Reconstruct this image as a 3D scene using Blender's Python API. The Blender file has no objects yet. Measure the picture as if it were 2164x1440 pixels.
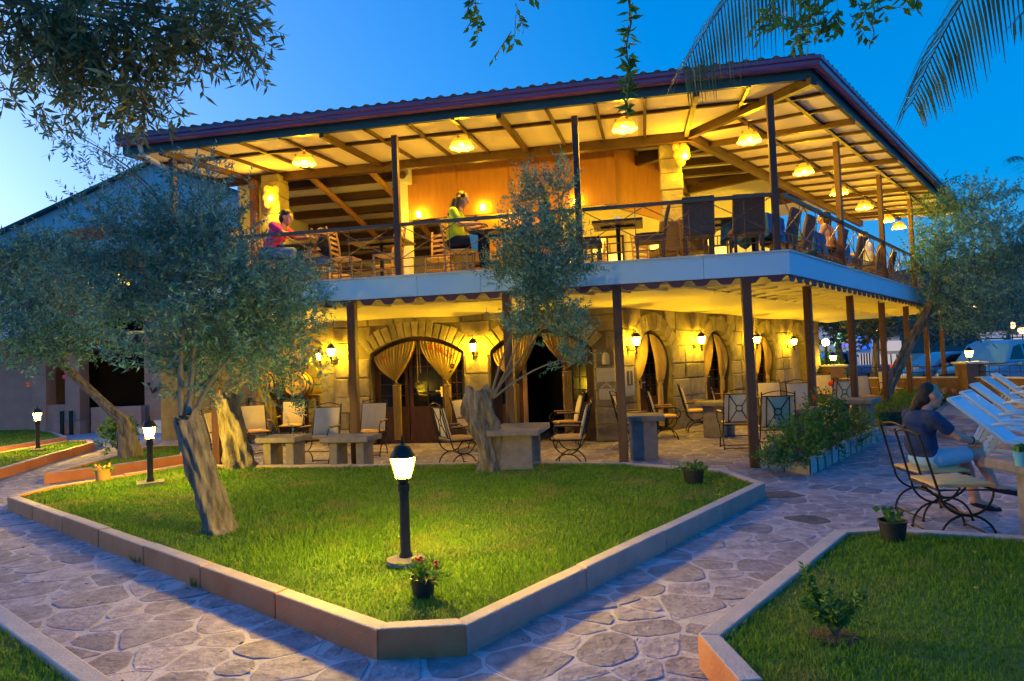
import bpy, bmesh, math, random
import numpy as np
from mathutils import Vector, Matrix
random.seed(7); RNG = np.random.default_rng(11)
sc = bpy.context.scene
COL = sc.collection
# ------------------------------------------------------------------ camera
FPX, CX, CY, CAMH = 1443.0, 1082.0, 720.0, 1.65          # the photograph is 2164 x 1440
PITCH, ROLL = math.radians(1.98), math.radians(-2.2)
CAMR = Matrix.Rotation(math.pi/2 + PITCH, 3, 'X') @ Matrix.Rotation(ROLL, 3, 'Z')
cd = bpy.data.cameras.new('camera'); cam = bpy.data.objects.new('camera', cd); COL.objects.link(cam)
cd.sensor_width = 36.0; cd.lens = 36.0 * FPX / 2164.0; cd.clip_start = 0.05; cd.clip_end = 3000
cam.matrix_world = Matrix.Translation((0, 0, CAMH)) @ CAMR.to_4x4()
sc.camera = cam
# ------------------------------------------------------------------ sky, afterglow, exposure
SUN_EL, SUN_AZ = math.radians(7.0), math.radians(-60)      # the sun has just gone, to the left
w = bpy.data.worlds.new('World'); sc.world = w; w.use_nodes = True
nt = w.node_tree; bg = nt.nodes['Background']
sky = nt.nodes.new('ShaderNodeTexSky'); sky.sky_type = 'NISHITA'; sky.sun_disc = False
sky.sun_elevation = SUN_EL; sky.sun_rotation = SUN_AZ
sky.altitude = 0; sky.air_density = 1.0; sky.dust_density = 3.0; sky.ozone_density = 8.0
hs = nt.nodes.new('ShaderNodeHueSaturation'); hs.inputs['Saturation'].default_value = 1.18; hs.inputs['Hue'].default_value = 0.51
gm = nt.nodes.new('ShaderNodeGamma'); gm.inputs['Gamma'].default_value = 0.6
nt.links.new(sky.outputs[0], gm.inputs['Color']); nt.links.new(gm.outputs[0], hs.inputs['Color']); nt.links.new(hs.outputs[0], bg.inputs['Color'])
bg.inputs['Strength'].default_value = 0.15
sl = bpy.data.lights.new('sun', 'SUN'); sun = bpy.data.objects.new('sun', sl); COL.objects.link(sun)
sl.energy = 0.12; sl.angle = math.radians(25); sl.color = (1.0, 0.62, 0.5)
sd_ = Vector((math.sin(SUN_AZ)*math.cos(0.2), math.cos(SUN_AZ)*math.cos(0.2), math.sin(0.2)))
sun.rotation_euler = sd_.to_track_quat('Z', 'Y').to_euler(); sun.location = sd_*50
vs = sc.view_settings; vs.view_transform = 'Standard'; vs.look = 'None'; vs.gamma = 1.0
vs.use_curve_mapping = False; vs.exposure = 2.1
cy = sc.cycles; cy.use_denoising = True; cy.use_adaptive_sampling = True; cy.adaptive_threshold = 0.02; cy.use_light_tree = True; cy.max_bounces = 4; cy.diffuse_bounces = 2
cy.glossy_bounces = 2; cy.transmission_bounces = 4; cy.transparent_max_bounces = 8; cy.sample_clamp_indirect = 4.0
cy.caustics_reflective = False; cy.caustics_refractive = False
# ------------------------------------------------------------------ survey helpers (real positions on level planes)
def ray(px, py):
    return CAMR @ Vector(((px-CX)/FPX, -(py-CY)/FPX, -1.0))
def g(px, py, z=0.0):
    d = ray(px, py); t = (z-CAMH)/d.z; return Vector((0, 0, CAMH)) + d*t
def at(px, py, Y):
    d = ray(px, py); return Vector((0, 0, CAMH)) + d*(Y/d.y)
C0 = Vector((3.473, 10.003, 0.0))                          # foot of the corner post
def hd(a): a = math.radians(a); return Vector((math.sin(a), math.cos(a), 0))
SD, FD, NF, NS = hd(40.4), hd(-78.9), hd(11.1), hd(-49.6)   # along the side, along the front, inward normals
def B(fr, a, b, z=0.0):
    if fr == 'F': p = C0 + FD*a + NF*b
    else: p = C0 + SD*a + NS*b
    return Vector((p.x, p.y, z))
def cor(bF, bS, z=0.0):
    det = NF.x*NS.y - NF.y*NS.x
    x = (bF*NS.y - NF.y*bS)/det; y = (NF.x*bS - bF*NS.x)/det
    return Vector((C0.x+x, C0.y+y, z))
def onF(px, py, b):
    d = ray(px, py); p0 = C0 + NF*b; t = (p0-Vector((0, 0, CAMH))).dot(NF)/d.dot(NF)
    P = Vector((0, 0, CAMH)) + d*t; return (P-C0).dot(FD), P.z, P
def onS(px, py, b):
    d = ray(px, py); p0 = C0 + NS*b; t = (p0-Vector((0, 0, CAMH))).dot(NS)/d.dot(NS)
    P = Vector((0, 0, CAMH)) + d*t; return (P-C0).dot(SD), P.z, P
ROTF = math.atan2(-FD.y, -FD.x); ROTS = math.atan2(SD.y, SD.x)
# ------------------------------------------------------------------ materials
MATS = {}
def mat(name, c1, c2=None, scale=6.0, rough=0.7, bump=0.0, bscale=40.0, rand=0.0, metal=0.0, emit=None, es=0.0,
        spec=0.4, stretch=(1, 1, 1), detail=6.0, island=False, trans=0.0, coat=0.0):
    m = bpy.data.materials.new(name); MATS[name] = m; m.use_nodes = True
    n = m.node_tree.nodes; l = m.node_tree.links; p = n['Principled BSDF']
    p.inputs['Roughness'].default_value = rough; p.inputs['Metallic'].default_value = metal
    p.inputs['Specular IOR Level'].default_value = spec
    p.inputs['Coat Weight'].default_value = coat
    c1 = tuple(c1)+(1,); c2 = (tuple(c2)+(1,)) if c2 else None
    geo = n.new('ShaderNodeNewGeometry'); src = None
    if c2 or bump:
        mp = n.new('ShaderNodeMapping'); mp.inputs['Scale'].default_value = stretch
        l.new(geo.outputs['Position'], mp.inputs['Vector'])
    if c2:
        nz = n.new('ShaderNodeTexNoise'); nz.inputs['Scale'].default_value = scale; nz.inputs['Detail'].default_value = detail
        nz.inputs['Roughness'].default_value = 0.65
        l.new(mp.outputs[0], nz.inputs['Vector'])
        rp = n.new('ShaderNodeValToRGB'); rp.color_ramp.elements[0].position = 0.32; rp.color_ramp.elements[1].position = 0.68
        rp.color_ramp.elements[0].color = c1; rp.color_ramp.elements[1].color = c2
        l.new(nz.outputs['Fac'], rp.inputs['Fac']); src = rp.outputs['Color']
    if rand:
        hsv = n.new('ShaderNodeHueSaturation')
        if src: l.new(src, hsv.inputs['Color'])
        else: hsv.inputs['Color'].default_value = c1
        oi = n.new('ShaderNodeObjectInfo'); mr = n.new('ShaderNodeMapRange')
        if island:
            ad = n.new('ShaderNodeMath'); ad.operation = 'ADD'; fr = n.new('ShaderNodeMath'); fr.operation = 'FRACT'
            l.new(geo.outputs['Random Per Island'], ad.inputs[0]); l.new(oi.outputs['Random'], ad.inputs[1])
            l.new(ad.outputs[0], fr.inputs[0]); l.new(fr.outputs[0], mr.inputs['Value'])
        else: l.new(oi.outputs['Random'], mr.inputs['Value'])
        mr.inputs['To Min'].default_value = 1-rand; mr.inputs['To Max'].default_value = 1+rand
        l.new(mr.outputs[0], hsv.inputs['Value'])
        src = hsv.outputs['Color']
    if src: l.new(src, p.inputs['Base Color'])
    else: p.inputs['Base Color'].default_value = c1
    if bump:
        nb = n.new('ShaderNodeTexNoise'); nb.inputs['Scale'].default_value = bscale; nb.inputs['Detail'].default_value = 5
        l.new(mp.outputs[0], nb.inputs['Vector'])
        bp = n.new('ShaderNodeBump'); bp.inputs['Strength'].default_value = bump; bp.inputs['Distance'].default_value = 0.02
        l.new(nb.outputs['Fac'], bp.inputs['Height']); l.new(bp.outputs[0], p.inputs['Normal'])
    if emit:
        p.inputs['Emission Color'].default_value = tuple(emit)+(1,); p.inputs['Emission Strength'].default_value = es
    if trans:
        out = n['Material Output']; tr = n.new('ShaderNodeBsdfTranslucent'); mx = n.new('ShaderNodeMixShader')
        mx.inputs[0].default_value = trans
        if src: l.new(src, tr.inputs['Color'])
        else: tr.inputs['Color'].default_value = c1
        l.new(p.outputs[0], mx.inputs[1]); l.new(tr.outputs[0], mx.inputs[2]); l.new(mx.outputs[0], out.inputs['Surface'])
    return m
def leafmat(name, dark, mid, light, scale=1.2, trans=0.3, rough=0.55, patch=None):
    m = bpy.data.materials.new(name); MATS[name] = m; m.use_nodes = True
    n = m.node_tree.nodes; l = m.node_tree.links; p = n['Principled BSDF']
    p.inputs['Roughness'].default_value = rough; p.inputs['Specular IOR Level'].default_value = 0.35
    geo = n.new('ShaderNodeNewGeometry'); nz = n.new('ShaderNodeTexNoise'); nz.inputs['Scale'].default_value = scale
    nz.inputs['Detail'].default_value = 3
    l.new(geo.outputs['Position'], nz.inputs['Vector'])
    mx = n.new('ShaderNodeMix'); mx.data_type = 'FLOAT'; mx.inputs[0].default_value = 0.45
    l.new(geo.outputs['Random Per Island'], mx.inputs[2]); l.new(nz.outputs['Fac'], mx.inputs[3])
    rp = n.new('ShaderNodeValToRGB'); e = rp.color_ramp.elements
    e[0].position = 0.15; e[0].color = tuple(dark)+(1,); e[1].position = 0.85; e[1].color = tuple(light)+(1,)
    k = e.new(0.5); k.color = tuple(mid)+(1,)
    l.new(mx.outputs[0], rp.inputs['Fac']); src = rp.outputs['Color']
    if patch:
        n2 = n.new('ShaderNodeTexNoise'); n2.inputs['Scale'].default_value = 1.7; n2.inputs['Detail'].default_value = 6
        l.new(geo.outputs['Position'], n2.inputs['Vector'])
        r2 = n.new('ShaderNodeValToRGB'); r2.color_ramp.elements[0].position = 0.52; r2.color_ramp.elements[1].position = 0.74
        r2.color_ramp.elements[0].color = (0, 0, 0, 1); r2.color_ramp.elements[1].color = (0.75, 0.75, 0.75, 1)
        l.new(n2.outputs['Fac'], r2.inputs['Fac'])
        mc = n.new('ShaderNodeMix'); mc.data_type = 'RGBA'; mc.inputs[7].default_value = tuple(patch)+(1,)
        l.new(r2.outputs[0], mc.inputs[0]); l.new(src, mc.inputs[6]); src = mc.outputs[2]
    l.new(src, p.inputs['Base Color'])
    tr = n.new('ShaderNodeBsdfTranslucent'); l.new(src, tr.inputs['Color'])
    ms = n.new('ShaderNodeMixShader'); ms.inputs[0].default_value = trans
    l.new(p.outputs[0], ms.inputs[1]); l.new(tr.outputs[0], ms.inputs[2]); l.new(ms.outputs[0], n['Material Output'].inputs['Surface'])
    return m
YEL = (1.0, 0.57, 0.01)
mat('ground', (.16, .15, .13), (.22, .2, .17), 1.5, .9, .3, 8)
mat('mortar', (.42, .37, .45), (.56, .51, .58), 7, .9, .5, 50)
mat('flag', (.19, .16, .20), (.44, .38, .46), 7.0, .85, 1.0, 24, rand=.24, island=True, detail=12)
mat('flag_wet', (.085, .068, .08), (.18, .145, .165), 7.0, .8, .8, 24)
mat('asphalt', (.045, .045, .05), (.06, .06, .065), 4, .85, .2, 60)
mat('kerb_red', (.48, .165, .065), (.56, .235, .11), 3.5, .85, .35, 55, rand=.1)
mat('kerb_top', (.44, .36, .36), (.54, .45, .45), 6, .85, .35, 60, rand=.06)
mat('kerb_grey', (.40, .26, .22), (.50, .34, .29), 4, .85, .35, 60, rand=.1)
mat('granite', (.36, .33, .33), (.5, .46, .45), 14, .85, .3, 70, rand=.15)
mat('soil', (.05, .035, .025), (.09, .06, .04), 8, .95, .6, 20)
mat('turf', (.07, .13, .018), (.12, .19, .03), 9, .95, .6, 50)
mat('stone', (.21, .17, .105), (.36, .30, .19), 4.5, .9, .8, 18, rand=.26)
mat('stone_mortar', (.13, .105, .07), (.2, .165, .11), 6, .95, .5, 30)
mat('plaster', (.72, .68, .58), (.80, .76, .66), 1.2, .85, .1, 15)
mat('canopy', (.82, .74, .42), (.77, .69, .38), .7, .75, .1, 6)
mat('wood_post', (.085, .035, .02), (.14, .058, .03), 3, .5, .15, 30, stretch=(6, 6, .5))
mat('wood_dark', (.045, .02, .011), (.08, .036, .019), 3, .5, .15, 30, stretch=(3, 3, 3))
mat('wood_door', (.06, .022, .012), (.10, .038, .02), 4, .45, .15, 30, stretch=(5, 5, .6))
mat('wood_panel', (.36, .15, .045), (.46, .20, .06), 3, .45, .08, 20, stretch=(5, 5, .6))
mat('wood_light', (.42, .22, .08), (.56, .31, .12), 5, .5, .15, 30, stretch=(4, 4, 1))
mat('wood_arm', (.34, .19, .07), (.45, .26, .1), 6, .45, .1, 30)
mat('soffit', (.78, .66, .54), (.84, .72, .60), .9, .8, .06, 10)
mat('batten', (.055, .026, .012), (.085, .042, .02), 4, .55, .15, 30)
mat('fascia', (.46, .68, .82), (.51, .72, .86), .8, .55, .05, 12)
mat('scallop', (.10, .035, .045), (.13, .05, .06), 2, .5)
mat('gutter', (.26, .06, .14), (.30, .08, .17), 2, .32, spec=.6, coat=.2)
mat('eave_board', (.03, .075, .085), (.045, .10, .11), 2, .5)
mat('roof_tile', (.30, .10, .06), (.42, .16, .09), 5, .8, .3, 25, rand=.15)
mat('rail_metal', (.16, .085, .06), (.2, .11, .08), 3, .45, metal=.3)
mat('iron', (.022, .016, .013), (.035, .025, .02), 30, .5, .2, 60, metal=.5)
mat('black_paint', (.014, .014, .014), (.024, .023, .022), 20, .6, .1, 60, spec=.3)
mat('black_plastic', (.014, .016, .018), (.024, .026, .028), 9, .5, .05, 40)
mat('cushion', (.62, .53, .38), (.72, .62, .46), 7, .95, .25, 90, rand=.08)
mat('seat_pad', (.66, .40, .15), (.75, .48, .20), 7, .95, .25, 90, rand=.08)
mat('concrete', (.17, .145, .145), (.25, .22, .215), 9, .85, .35, 60, rand=.08)
mat('curtain', (.50, .36, .15), (.60, .45, .21), 6, .9, .2, 60, trans=.25)
mat('red_paint', (.45, .03, .015), rough=.7)
mat('white_paint', (.62, .72, .78), (.68, .77, .82), 3, .55)
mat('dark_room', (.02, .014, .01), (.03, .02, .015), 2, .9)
mat('glass_dark', (.01, .01, .012), rough=.12, spec=.3)
mat('glow', (.9, .8, .6), emit=(1.0, .58, .012), es=135)
mat('glow_garden', (.9, .8, .6), emit=(1.0, .62, .015), es=260)
mat('glow_small', (.9, .8, .6), emit=(1.0, .62, .03), es=40)
mat('bulb', (.9, .8, .6), emit=(1.0, .75, .3), es=12)
mat('shade_glass', (.75, .5, .18), (.6, .28, .06), 28, .4, emit=(1.0, .45, .01), es=.22)
mat('shade_fringe', (.85, .7, .35), emit=(1.0, .60, .015), es=.42)
mat('shade_flower', (.2, .3, .12), (.45, .08, .03), 30, .5, emit=(.3, .2, .02), es=.08)
mat('bark', (.055, .042, .032), (.29, .25, .205), 14, .95, 1.0, 20, stretch=(1, 1, .16))
mat('bark_twig', (.13, .115, .09), (.22, .2, .16), 12, .9, .3, 40)
leafmat('olive_leaf', (.025, .12, .105), (.075, .26, .22), (.25, .46, .40), trans=.22)
leafmat('olive_near', (.06, .10, .035), (.13, .18, .065), (.28, .30, .14))
leafmat('green_leaf', (.04, .11, .016), (.08, .20, .028), (.17, .33, .05))
leafmat('lawn_blade', (.07, .17, .01), (.13, .28, .018), (.24, .40, .045), 3.0, .4, .7, patch=(.33, .28, .09))
leafmat('palm_leaf', (.03, .085, .06), (.07, .16, .10), (.20, .28, .16))
leafmat('hedge_leaf', (.04, .12, .014), (.085, .23, .025), (.18, .36, .05))
leafmat('far_leaf', (.012, .035, .022), (.03, .06, .032), (.07, .10, .055), .5)
mat('flower_red', (.5, .02, .03), rough=.6); mat('flower_pink', (.6, .05, .2), rough=.6)
mat('flower_orange', (.75, .2, .05), rough=.6); mat('flower_yellow', (.75, .45, .05), rough=.6)
mat('flower_white', (.7, .7, .62), rough=.6)
mat('terracotta', (.3, .16, .08), (.4, .22, .12), 8, .85, .2, 40)
mat('stucco', (.36, .23, .20), (.45, .30, .26), 2.5, .92, .5, 30)
mat('wall_render', (.17, .105, .08), (.24, .155, .12), 3, .92, .5, 30)
mat('stucco_white', (.62, .60, .60), (.7, .68, .67), 1.5, .85, .15, 25)
mat('metal_sheet', (.58, .58, .64), (.66, .66, .70), 1.0, .5, .1, 5, stretch=(6, 6, .3))
mat('rattan', (.075, .045, .035), (.18, .115, .085), 60, .7, .8, 90)
mat('blue_cloth', (.03, .14, .33), (.05, .19, .40), 5, .9, .2, 60)
mat('blue_glaze', (.12, .42, .62), (.16, .48, .68), 4, .3)
mat('lounger_sling', (.30, .66, .88), (.36, .72, .92), 6, .6, .1, 60)
mat('skin', (.48, .25, .17), (.54, .29, .20), 12, .6, .08, 60); mat('skin_tan', (.52, .25, .18), (.58, .30, .22), 12, .6, .08, 60)
mat('hair', (.012, .008, .007), (.03, .018, .014), 30, .55, .5, 60, stretch=(1, 1, .2))
mat('hair_brown', (.02, .009, .005), (.045, .02, .011), 30, .5, .5, 60, stretch=(1, 1, .2))
mat('shirt_navy', (.018, .035, .10), (.03, .052, .13), 6, .9, .25, 40)
mat('shorts_blue', (.28, .46, .60), (.34, .54, .68), 6, .9, .25, 40)
mat('shirt_lime', (.50, .62, .03), (.58, .70, .05), 6, .9, .25, 40)
mat('trousers', (.012, .014, .028), (.02, .022, .04), 8, .9, .2, 40)
mat('shirt_pink', (.68, .03, .2), (.76, .05, .26), 6, .9, .25, 40)
mat('denim', (.12, .2, .32), (.17, .26, .4), 8, .9, .25, 60)
mat('shirt_white', (.7, .7, .72), (.78, .78, .8), 6, .9, .2, 40)
mat('shirt_teal', (.05, .2, .33), (.08, .27, .4), 6, .9, .2, 40)
mat('car_blue', (.03, .17, .44), (.035, .18, .46), 1, .35, spec=.6, coat=.6)
mat('van_blue', (.08, .27, .50), (.085, .28, .52), 1, .38, spec=.6, coat=.5)
mat('tyre', (.012, .012, .012), (.02, .02, .02), 20, .8); mat('alloy', (.5, .5, .52), rough=.3, metal=.8)
mat('tail_red', (.4, .01, .01), rough=.25, emit=(1, .03, .03), es=.25)
mat('brass', (.7, .5, .2), rough=.3, metal=.8)
mat('barrel', (.42, .27, .1), (.55, .37, .16), 7, .6, .2, 30)
mat('carving', (.45, .4, .3), (.55, .5, .38), 6, .9, .4, 40)
mat('far_light', (.8, .5, .3), emit=(1.0, .42, .14), es=3); mat('sign_blue', (.02, .1, .6), emit=(.02, .16, 1.0), es=.3)
mat('sign_green', (.3, .8, .4), emit=(.45, 1.0, .55), es=.22); mat('shop_lit', (.8, .7, .6), emit=(1.0, .72, .55), es=.12)
mat('hill', (.015, .04, .04), (.03, .06, .05), .2, .95)
mat('wet', (.10, .07, .06), (.16, .12, .10), 5, .35, .2, 30)
mat('table_dark', (.05, .03, .02), (.08, .05, .03), 5, .4)
mat('window_lit', (.8, .6, .2), emit=(1.0, .62, .06), es=1.1)
# ------------------------------------------------------------------ object helpers
BASE = {}
def tag(o, label=None, cat=None, group=None, kind=None):
    if label: o['label'] = label
    if cat: o['category'] = cat
    if group: o['group'] = group
    if kind: o['kind'] = kind
    return o
def thing(name, label, cat, loc=(0, 0, 0), rz=0.0, group=None):
    o = bpy.data.objects.new(name, None); COL.objects.link(o); o.empty_display_size = .2
    o.location = loc; o.rotation_euler = (0, 0, rz); BASE[o] = Vector(loc)
    return tag(o, label, cat, group)
def link(name, me, m=None, parent=None, loc=None, rot=None, scale=None):
    o = bpy.data.objects.new(name, me); COL.objects.link(o)
    if m and not me.materials: me.materials.append(MATS[m])
    if parent: o.parent = parent
    if loc is not None: o.location = loc
    if rot is not None: o.rotation_euler = rot
    if scale is not None: o.scale = scale
    return o
def copytree(o, parent=None):
    c = o.copy(); COL.objects.link(c); c.parent = parent
    for ch in list(o.children): copytree(ch, c)
    return c
def npmesh(name, V, Fc, mats=None, smooth=False):
    """V (n,3), Fc (m,k) numpy -> mesh, fast"""
    me = bpy.data.meshes.new(name); V = np.asarray(V, np.float32); Fc = np.asarray(Fc, np.int32); k = Fc.shape[1]
    me.vertices.add(len(V)); me.vertices.foreach_set('co', V.ravel())
    me.loops.add(Fc.size); me.loops.foreach_set('vertex_index', Fc.ravel())
    me.polygons.add(len(Fc)); me.polygons.foreach_set('loop_start', np.arange(0, Fc.size, k, dtype=np.int32))
    if smooth: me.polygons.foreach_set('use_smooth', np.ones(len(Fc), bool))
    me.update(calc_edges=True); me.validate()
    if mats: me.materials.append(MATS[mats])
    return me
class MB:
    def __init__(s): s.v = []; s.f = []
    def add(s, vs, fs):
        o = len(s.v); s.v += [tuple(v) for v in vs]; s.f += [tuple(i+o for i in f) for f in fs]; return s
    def hexa(s, p):          # 8 points: bottom 4 (ccw), top 4
        return s.add(p, [(3, 2, 1, 0), (4, 5, 6, 7), (0, 1, 5, 4), (1, 2, 6, 5), (2, 3, 7, 6), (3, 0, 4, 7)])
    def box(s, x0, x1, y0, y1, z0, z1, M=None):
        p = [(x0, y0, z0), (x1, y0, z0), (x1, y1, z0), (x0, y1, z0), (x0, y0, z1), (x1, y0, z1), (x1, y1, z1), (x0, y1, z1)]
        if M: p = [M @ Vector(q) for q in p]
        return s.hexa(p)
    def bbox(s, fr, a0, a1, b0, b1, z0, z1):     # box in a building frame
        if fr == 'F': a0, a1 = max(a0, a1), min(a0, a1)
        q = [(a0, b0), (a1, b0), (a1, b1), (a0, b1)]
        return s.hexa([B(fr, a, b, z0) for a, b in q] + [B(fr, a, b, z1) for a, b in q])
    def prism(s, poly, z0, z1):                  # xy polygon ccw
        n = len(poly); p = [(x[0], x[1], z0) for x in poly] + [(x[0], x[1], z1) for x in poly]
        return s.add(p, [tuple(range(n-1, -1, -1)), tuple(range(n, 2*n))] + [(i, (i+1) % n, n+(i+1) % n, n+i) for i in range(n)])
    def bar(s, a, b, w, h, up=(0, 0, 1)):        # square bar between two points
        a = Vector(a); b = Vector(b); d = (b-a).normalized(); up = Vector(up)
        if abs(d.dot(up)) > .98: up = Vector((0, 1, 0))
        x = d.cross(up).normalized(); y = x.cross(d)
        q = [(-w/2, -h/2), (w/2, -h/2), (w/2, h/2), (-w/2, h/2)]
        return s.hexa([a+x*i+y*j for i, j in q] + [b+x*i+y*j for i, j in q])
    def tube(s, pts, r, n=8, cap=True):
        pts = [Vector(p) for p in pts]; R = r if hasattr(r, '__len__') else [r]*len(pts)
        vs = []; fs = []; prev = None
        for i, p in enumerate(pts):
            d = (pts[min(i+1, len(pts)-1)] - pts[max(i-1, 0)])
            d = d.normalized() if d.length > 1e-9 else Vector((0, 0, 1))
            if prev is None:
                u = d.cross(Vector((0, 0, 1))) if abs(d.z) < .95 else d.cross(Vector((1, 0, 0)))
            else: u = prev - d*prev.dot(d)
            u.normalize(); prev = u; v = d.cross(u)
            for k in range(n):
                a = 2*math.pi*k/n; vs.append(p + (u*math.cos(a)+v*math.sin(a))*R[i])
        m = len(pts)
        for i in range(m-1):
            for k in range(n): fs.append((i*n+k, i*n+(k+1) % n, (i+1)*n+(k+1) % n, (i+1)*n+k))
        if cap: fs.append(tuple(range(n-1, -1, -1))); fs.append(tuple(range((m-1)*n, m*n)))
        return s.add(vs, fs)
    def lathe(s, prof, n=16, c=(0, 0, 0), scal=None):   # prof (r,z); scal(k) radial multiplier
        vs = []; fs = []; m = len(prof)
        for i, (r, z) in enumerate(prof):
            for k in range(n):
                a = 2*math.pi*k/n; q = r*(scal(i, a) if scal else 1)
                vs.append((c[0]+q*math.cos(a), c[1]+q*math.sin(a), c[2]+z))
        for i in range(m-1):
            for k in range(n): fs.append((i*n+k, i*n+(k+1) % n, (i+1)*n+(k+1) % n, (i+1)*n+k))
        if prof[0][0] > 1e-4: fs.append(tuple(range(n-1, -1, -1)))
        if prof[-1][0] > 1e-4: fs.append(tuple(range((m-1)*n, m*n)))
        return s.add(vs, fs)
    def ball(s, c, r, n=10, sq=(1, 1, 1)):
        pr = [(max(1e-5, math.sin(math.pi*i/(n//2+1))), -math.cos(math.pi*i/(n//2+1))) for i in range(n//2+2)]
        o = len(s.v); s.lathe([(a*r, b*r) for a, b in pr], n)
        for i in range(o, len(s.v)):
            v = s.v[i]; s.v[i] = (c[0]+v[0]*sq[0], c[1]+v[1]*sq[1], c[2]+v[2]*sq[2])
        return s
    def mesh(s, name, m=None, smooth=False, off=None):
        me = bpy.data.meshes.new(name)
        vs = s.v if off is None else [(v[0]-off[0], v[1]-off[1], v[2]-off[2]) for v in s.v]
        me.from_pydata(vs, [], s.f)
        if smooth:
            me.polygons.foreach_set('use_smooth', [True]*len(me.polygons))
            try: me.set_sharp_from_angle(angle=math.radians(40))
            except Exception: pass
        if m: me.materials.append(MATS[m])
        return me
    def build(s, name, m, parent=None, smooth=False, world=None):
        """world=root: vertices are in world coordinates, root (unrotated) is the thing they belong to"""
        me = s.mesh(name, m, smooth, BASE.get(world) if world else None)
        return link(name, me, None, parent)
def bevel(o, w, seg=2):
    md = o.modifiers.new('bevel', 'BEVEL'); md.width = w; md.segments = seg; md.limit_method = 'ANGLE'; return o
def clip(poly, p, n):        # keep the side where (x-p).n >= 0
    out = []; L = len(poly)
    for i in range(L):
        a, b = poly[i], poly[(i+1) % L]
        da = (a[0]-p[0])*n[0]+(a[1]-p[1])*n[1]; db = (b[0]-p[0])*n[0]+(b[1]-p[1])*n[1]
        if da >= 0: out.append(a)
        if da*db < 0:
            t = da/(da-db); out.append((a[0]+(b[0]-a[0])*t, a[1]+(b[1]-a[1])*t))
    return out
def area2(poly): return sum(poly[i-1][0]*poly[i][1]-poly[i][0]*poly[i-1][1] for i in range(len(poly)))/2
def ccw(poly): return poly if area2(poly) > 0 else poly[::-1]
def inside(x, y, poly):
    c = False; n = len(poly); j = n-1
    for i in range(n):
        xi, yi = poly[i]; xj, yj = poly[j]
        if (yi > y) != (yj > y) and x < (xj-xi)*(y-yi)/(yj-yi)+xi: c = not c
        j = i
    return c
def arc(c, r, a0, a1, n, ax, ay):
    return [Vector(c)+Vector(ax)*r*math.cos(a0+(a1-a0)*i/n)+Vector(ay)*r*math.sin(a0+(a1-a0)*i/n) for i in range(n+1)]
def lamp_light(name, loc, power, parent=None, color=YEL, r=.04):
    l = bpy.data.lights.new(name, 'POINT'); l.energy = power; l.color = color; l.shadow_soft_size = r
    o = bpy.data.objects.new(name, l); COL.objects.link(o); o.location = loc
    if parent: o.parent = parent
    return o
# ================================================================== ground, path, lawns
def sheet(name, x0, x1, y0, y1, z, m):
    return tag(MB().add([(x0, y0, z), (x1, y0, z), (x1, y1, z), (x0, y1, z)], [(0, 1, 2, 3)]).build(name, m), kind='structure')
sheet('ground', -600, 600, -60, 1200, -0.02, 'ground')
path = sheet('path', -16, 15, -3, 24, 0.0, 'mortar'); path.name = 'stone_path'
LZ = .18
def P2(L, z=LZ): return [tuple(g(x, y, z).xy) for x, y in L]
LAWNS = [
 (P2([(15, 1050), (797, 1330), (985, 1320), (1617, 1020), (1535, 992), (1315, 977), (1080, 973), (860, 980), (640, 982), (450, 982), (385, 982), (110, 1026)]), 'rrgggggggrrr', 1),
 (P2([(92, 1001), (240, 983), (392, 960), (400, 938), (300, 945), (230, 965), (140, 988)]), 'r'*7, .5),
 (P2([(-160, 1028), (0, 991), (100, 962), (200, 935), (192, 929), (140, 931), (0, 955), (-160, 975)]), 'r'*8, .35),
 (P2([(-300, 985), (0, 946), (142, 923), (115, 912), (40, 902), (-300, 902)]), 'r'*6, .25),
 (P2([(-400, 1090), (0, 1273), (110, 1349), (240, 1438), (400, 1560), (-1500, 1560)]), 'g'*6, 1),
 (P2([(1473, 1338), (1765, 1117), (1850, 1112), (2164, 1130), (2600, 1152), (2600, 1560), (1660, 1560), (1562, 1440)]), 'ggggggrr', 1)]
def offset(poly, d):
    n = len(poly); out = []
    for i in range(n):
        p0, p1, p2 = Vector(poly[i-1]), Vector(poly[i]), Vector(poly[(i+1) % n])
        e0 = (p1-p0).normalized(); e1 = (p2-p1).normalized(); n0 = Vector((-e0.y, e0.x)); n1 = Vector((-e1.y, e1.x))
        k = max(.35, 1+n0.dot(n1)); out.append(tuple(p1+(n0+n1)*(d/k)))
    return out
lawn_inner = []
for li, (poly, kinds, dens) in enumerate(LAWNS):
    n = len(poly)
    if area2(poly) < 0:
        poly = poly[::-1]; k = kinds[::-1]; kinds = k[1:]+k[:1]
    LAWNS[li] = (poly, kinds, dens)
    inn = offset(poly, .115); lawn_inner.append(inn)
    root = tag(MB().prism(inn, -.01, LZ-.035).build('lawn', 'turf'), kind='structure')
    for i in range(n):
        a, b, ai, bi = [Vector(q) for q in (poly[i], poly[(i+1) % n], inn[i], inn[(i+1) % n])]
        L = (b-a).length
        if min(a.y, b.y) < 1.2 and max(a.y, b.y) < 2: continue
        k = max(1, round(L/1.15)); m = 'kerb_red' if kinds[i] == 'r' else 'kerb_grey'
        for j in range(k):
            gp = .004/L; t0, t1 = j/k+(gp if j else 0), (j+1)/k-(gp if j < k-1 else 0)
            dz = random.uniform(-.006, .006)
            q = [a.lerp(b, t0), a.lerp(b, t1), ai.lerp(bi, t1), ai.lerp(bi, t0)]
            o = MB().hexa([(v.x, v.y, -.015) for v in q]+[(v.x, v.y, LZ+dz) for v in q]).build('kerb_block', m, root)
            o.data.materials.append(MATS['kerb_top']); o.data.polygons[1].material_index = 1
            bevel(o, .012, 2)
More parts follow.
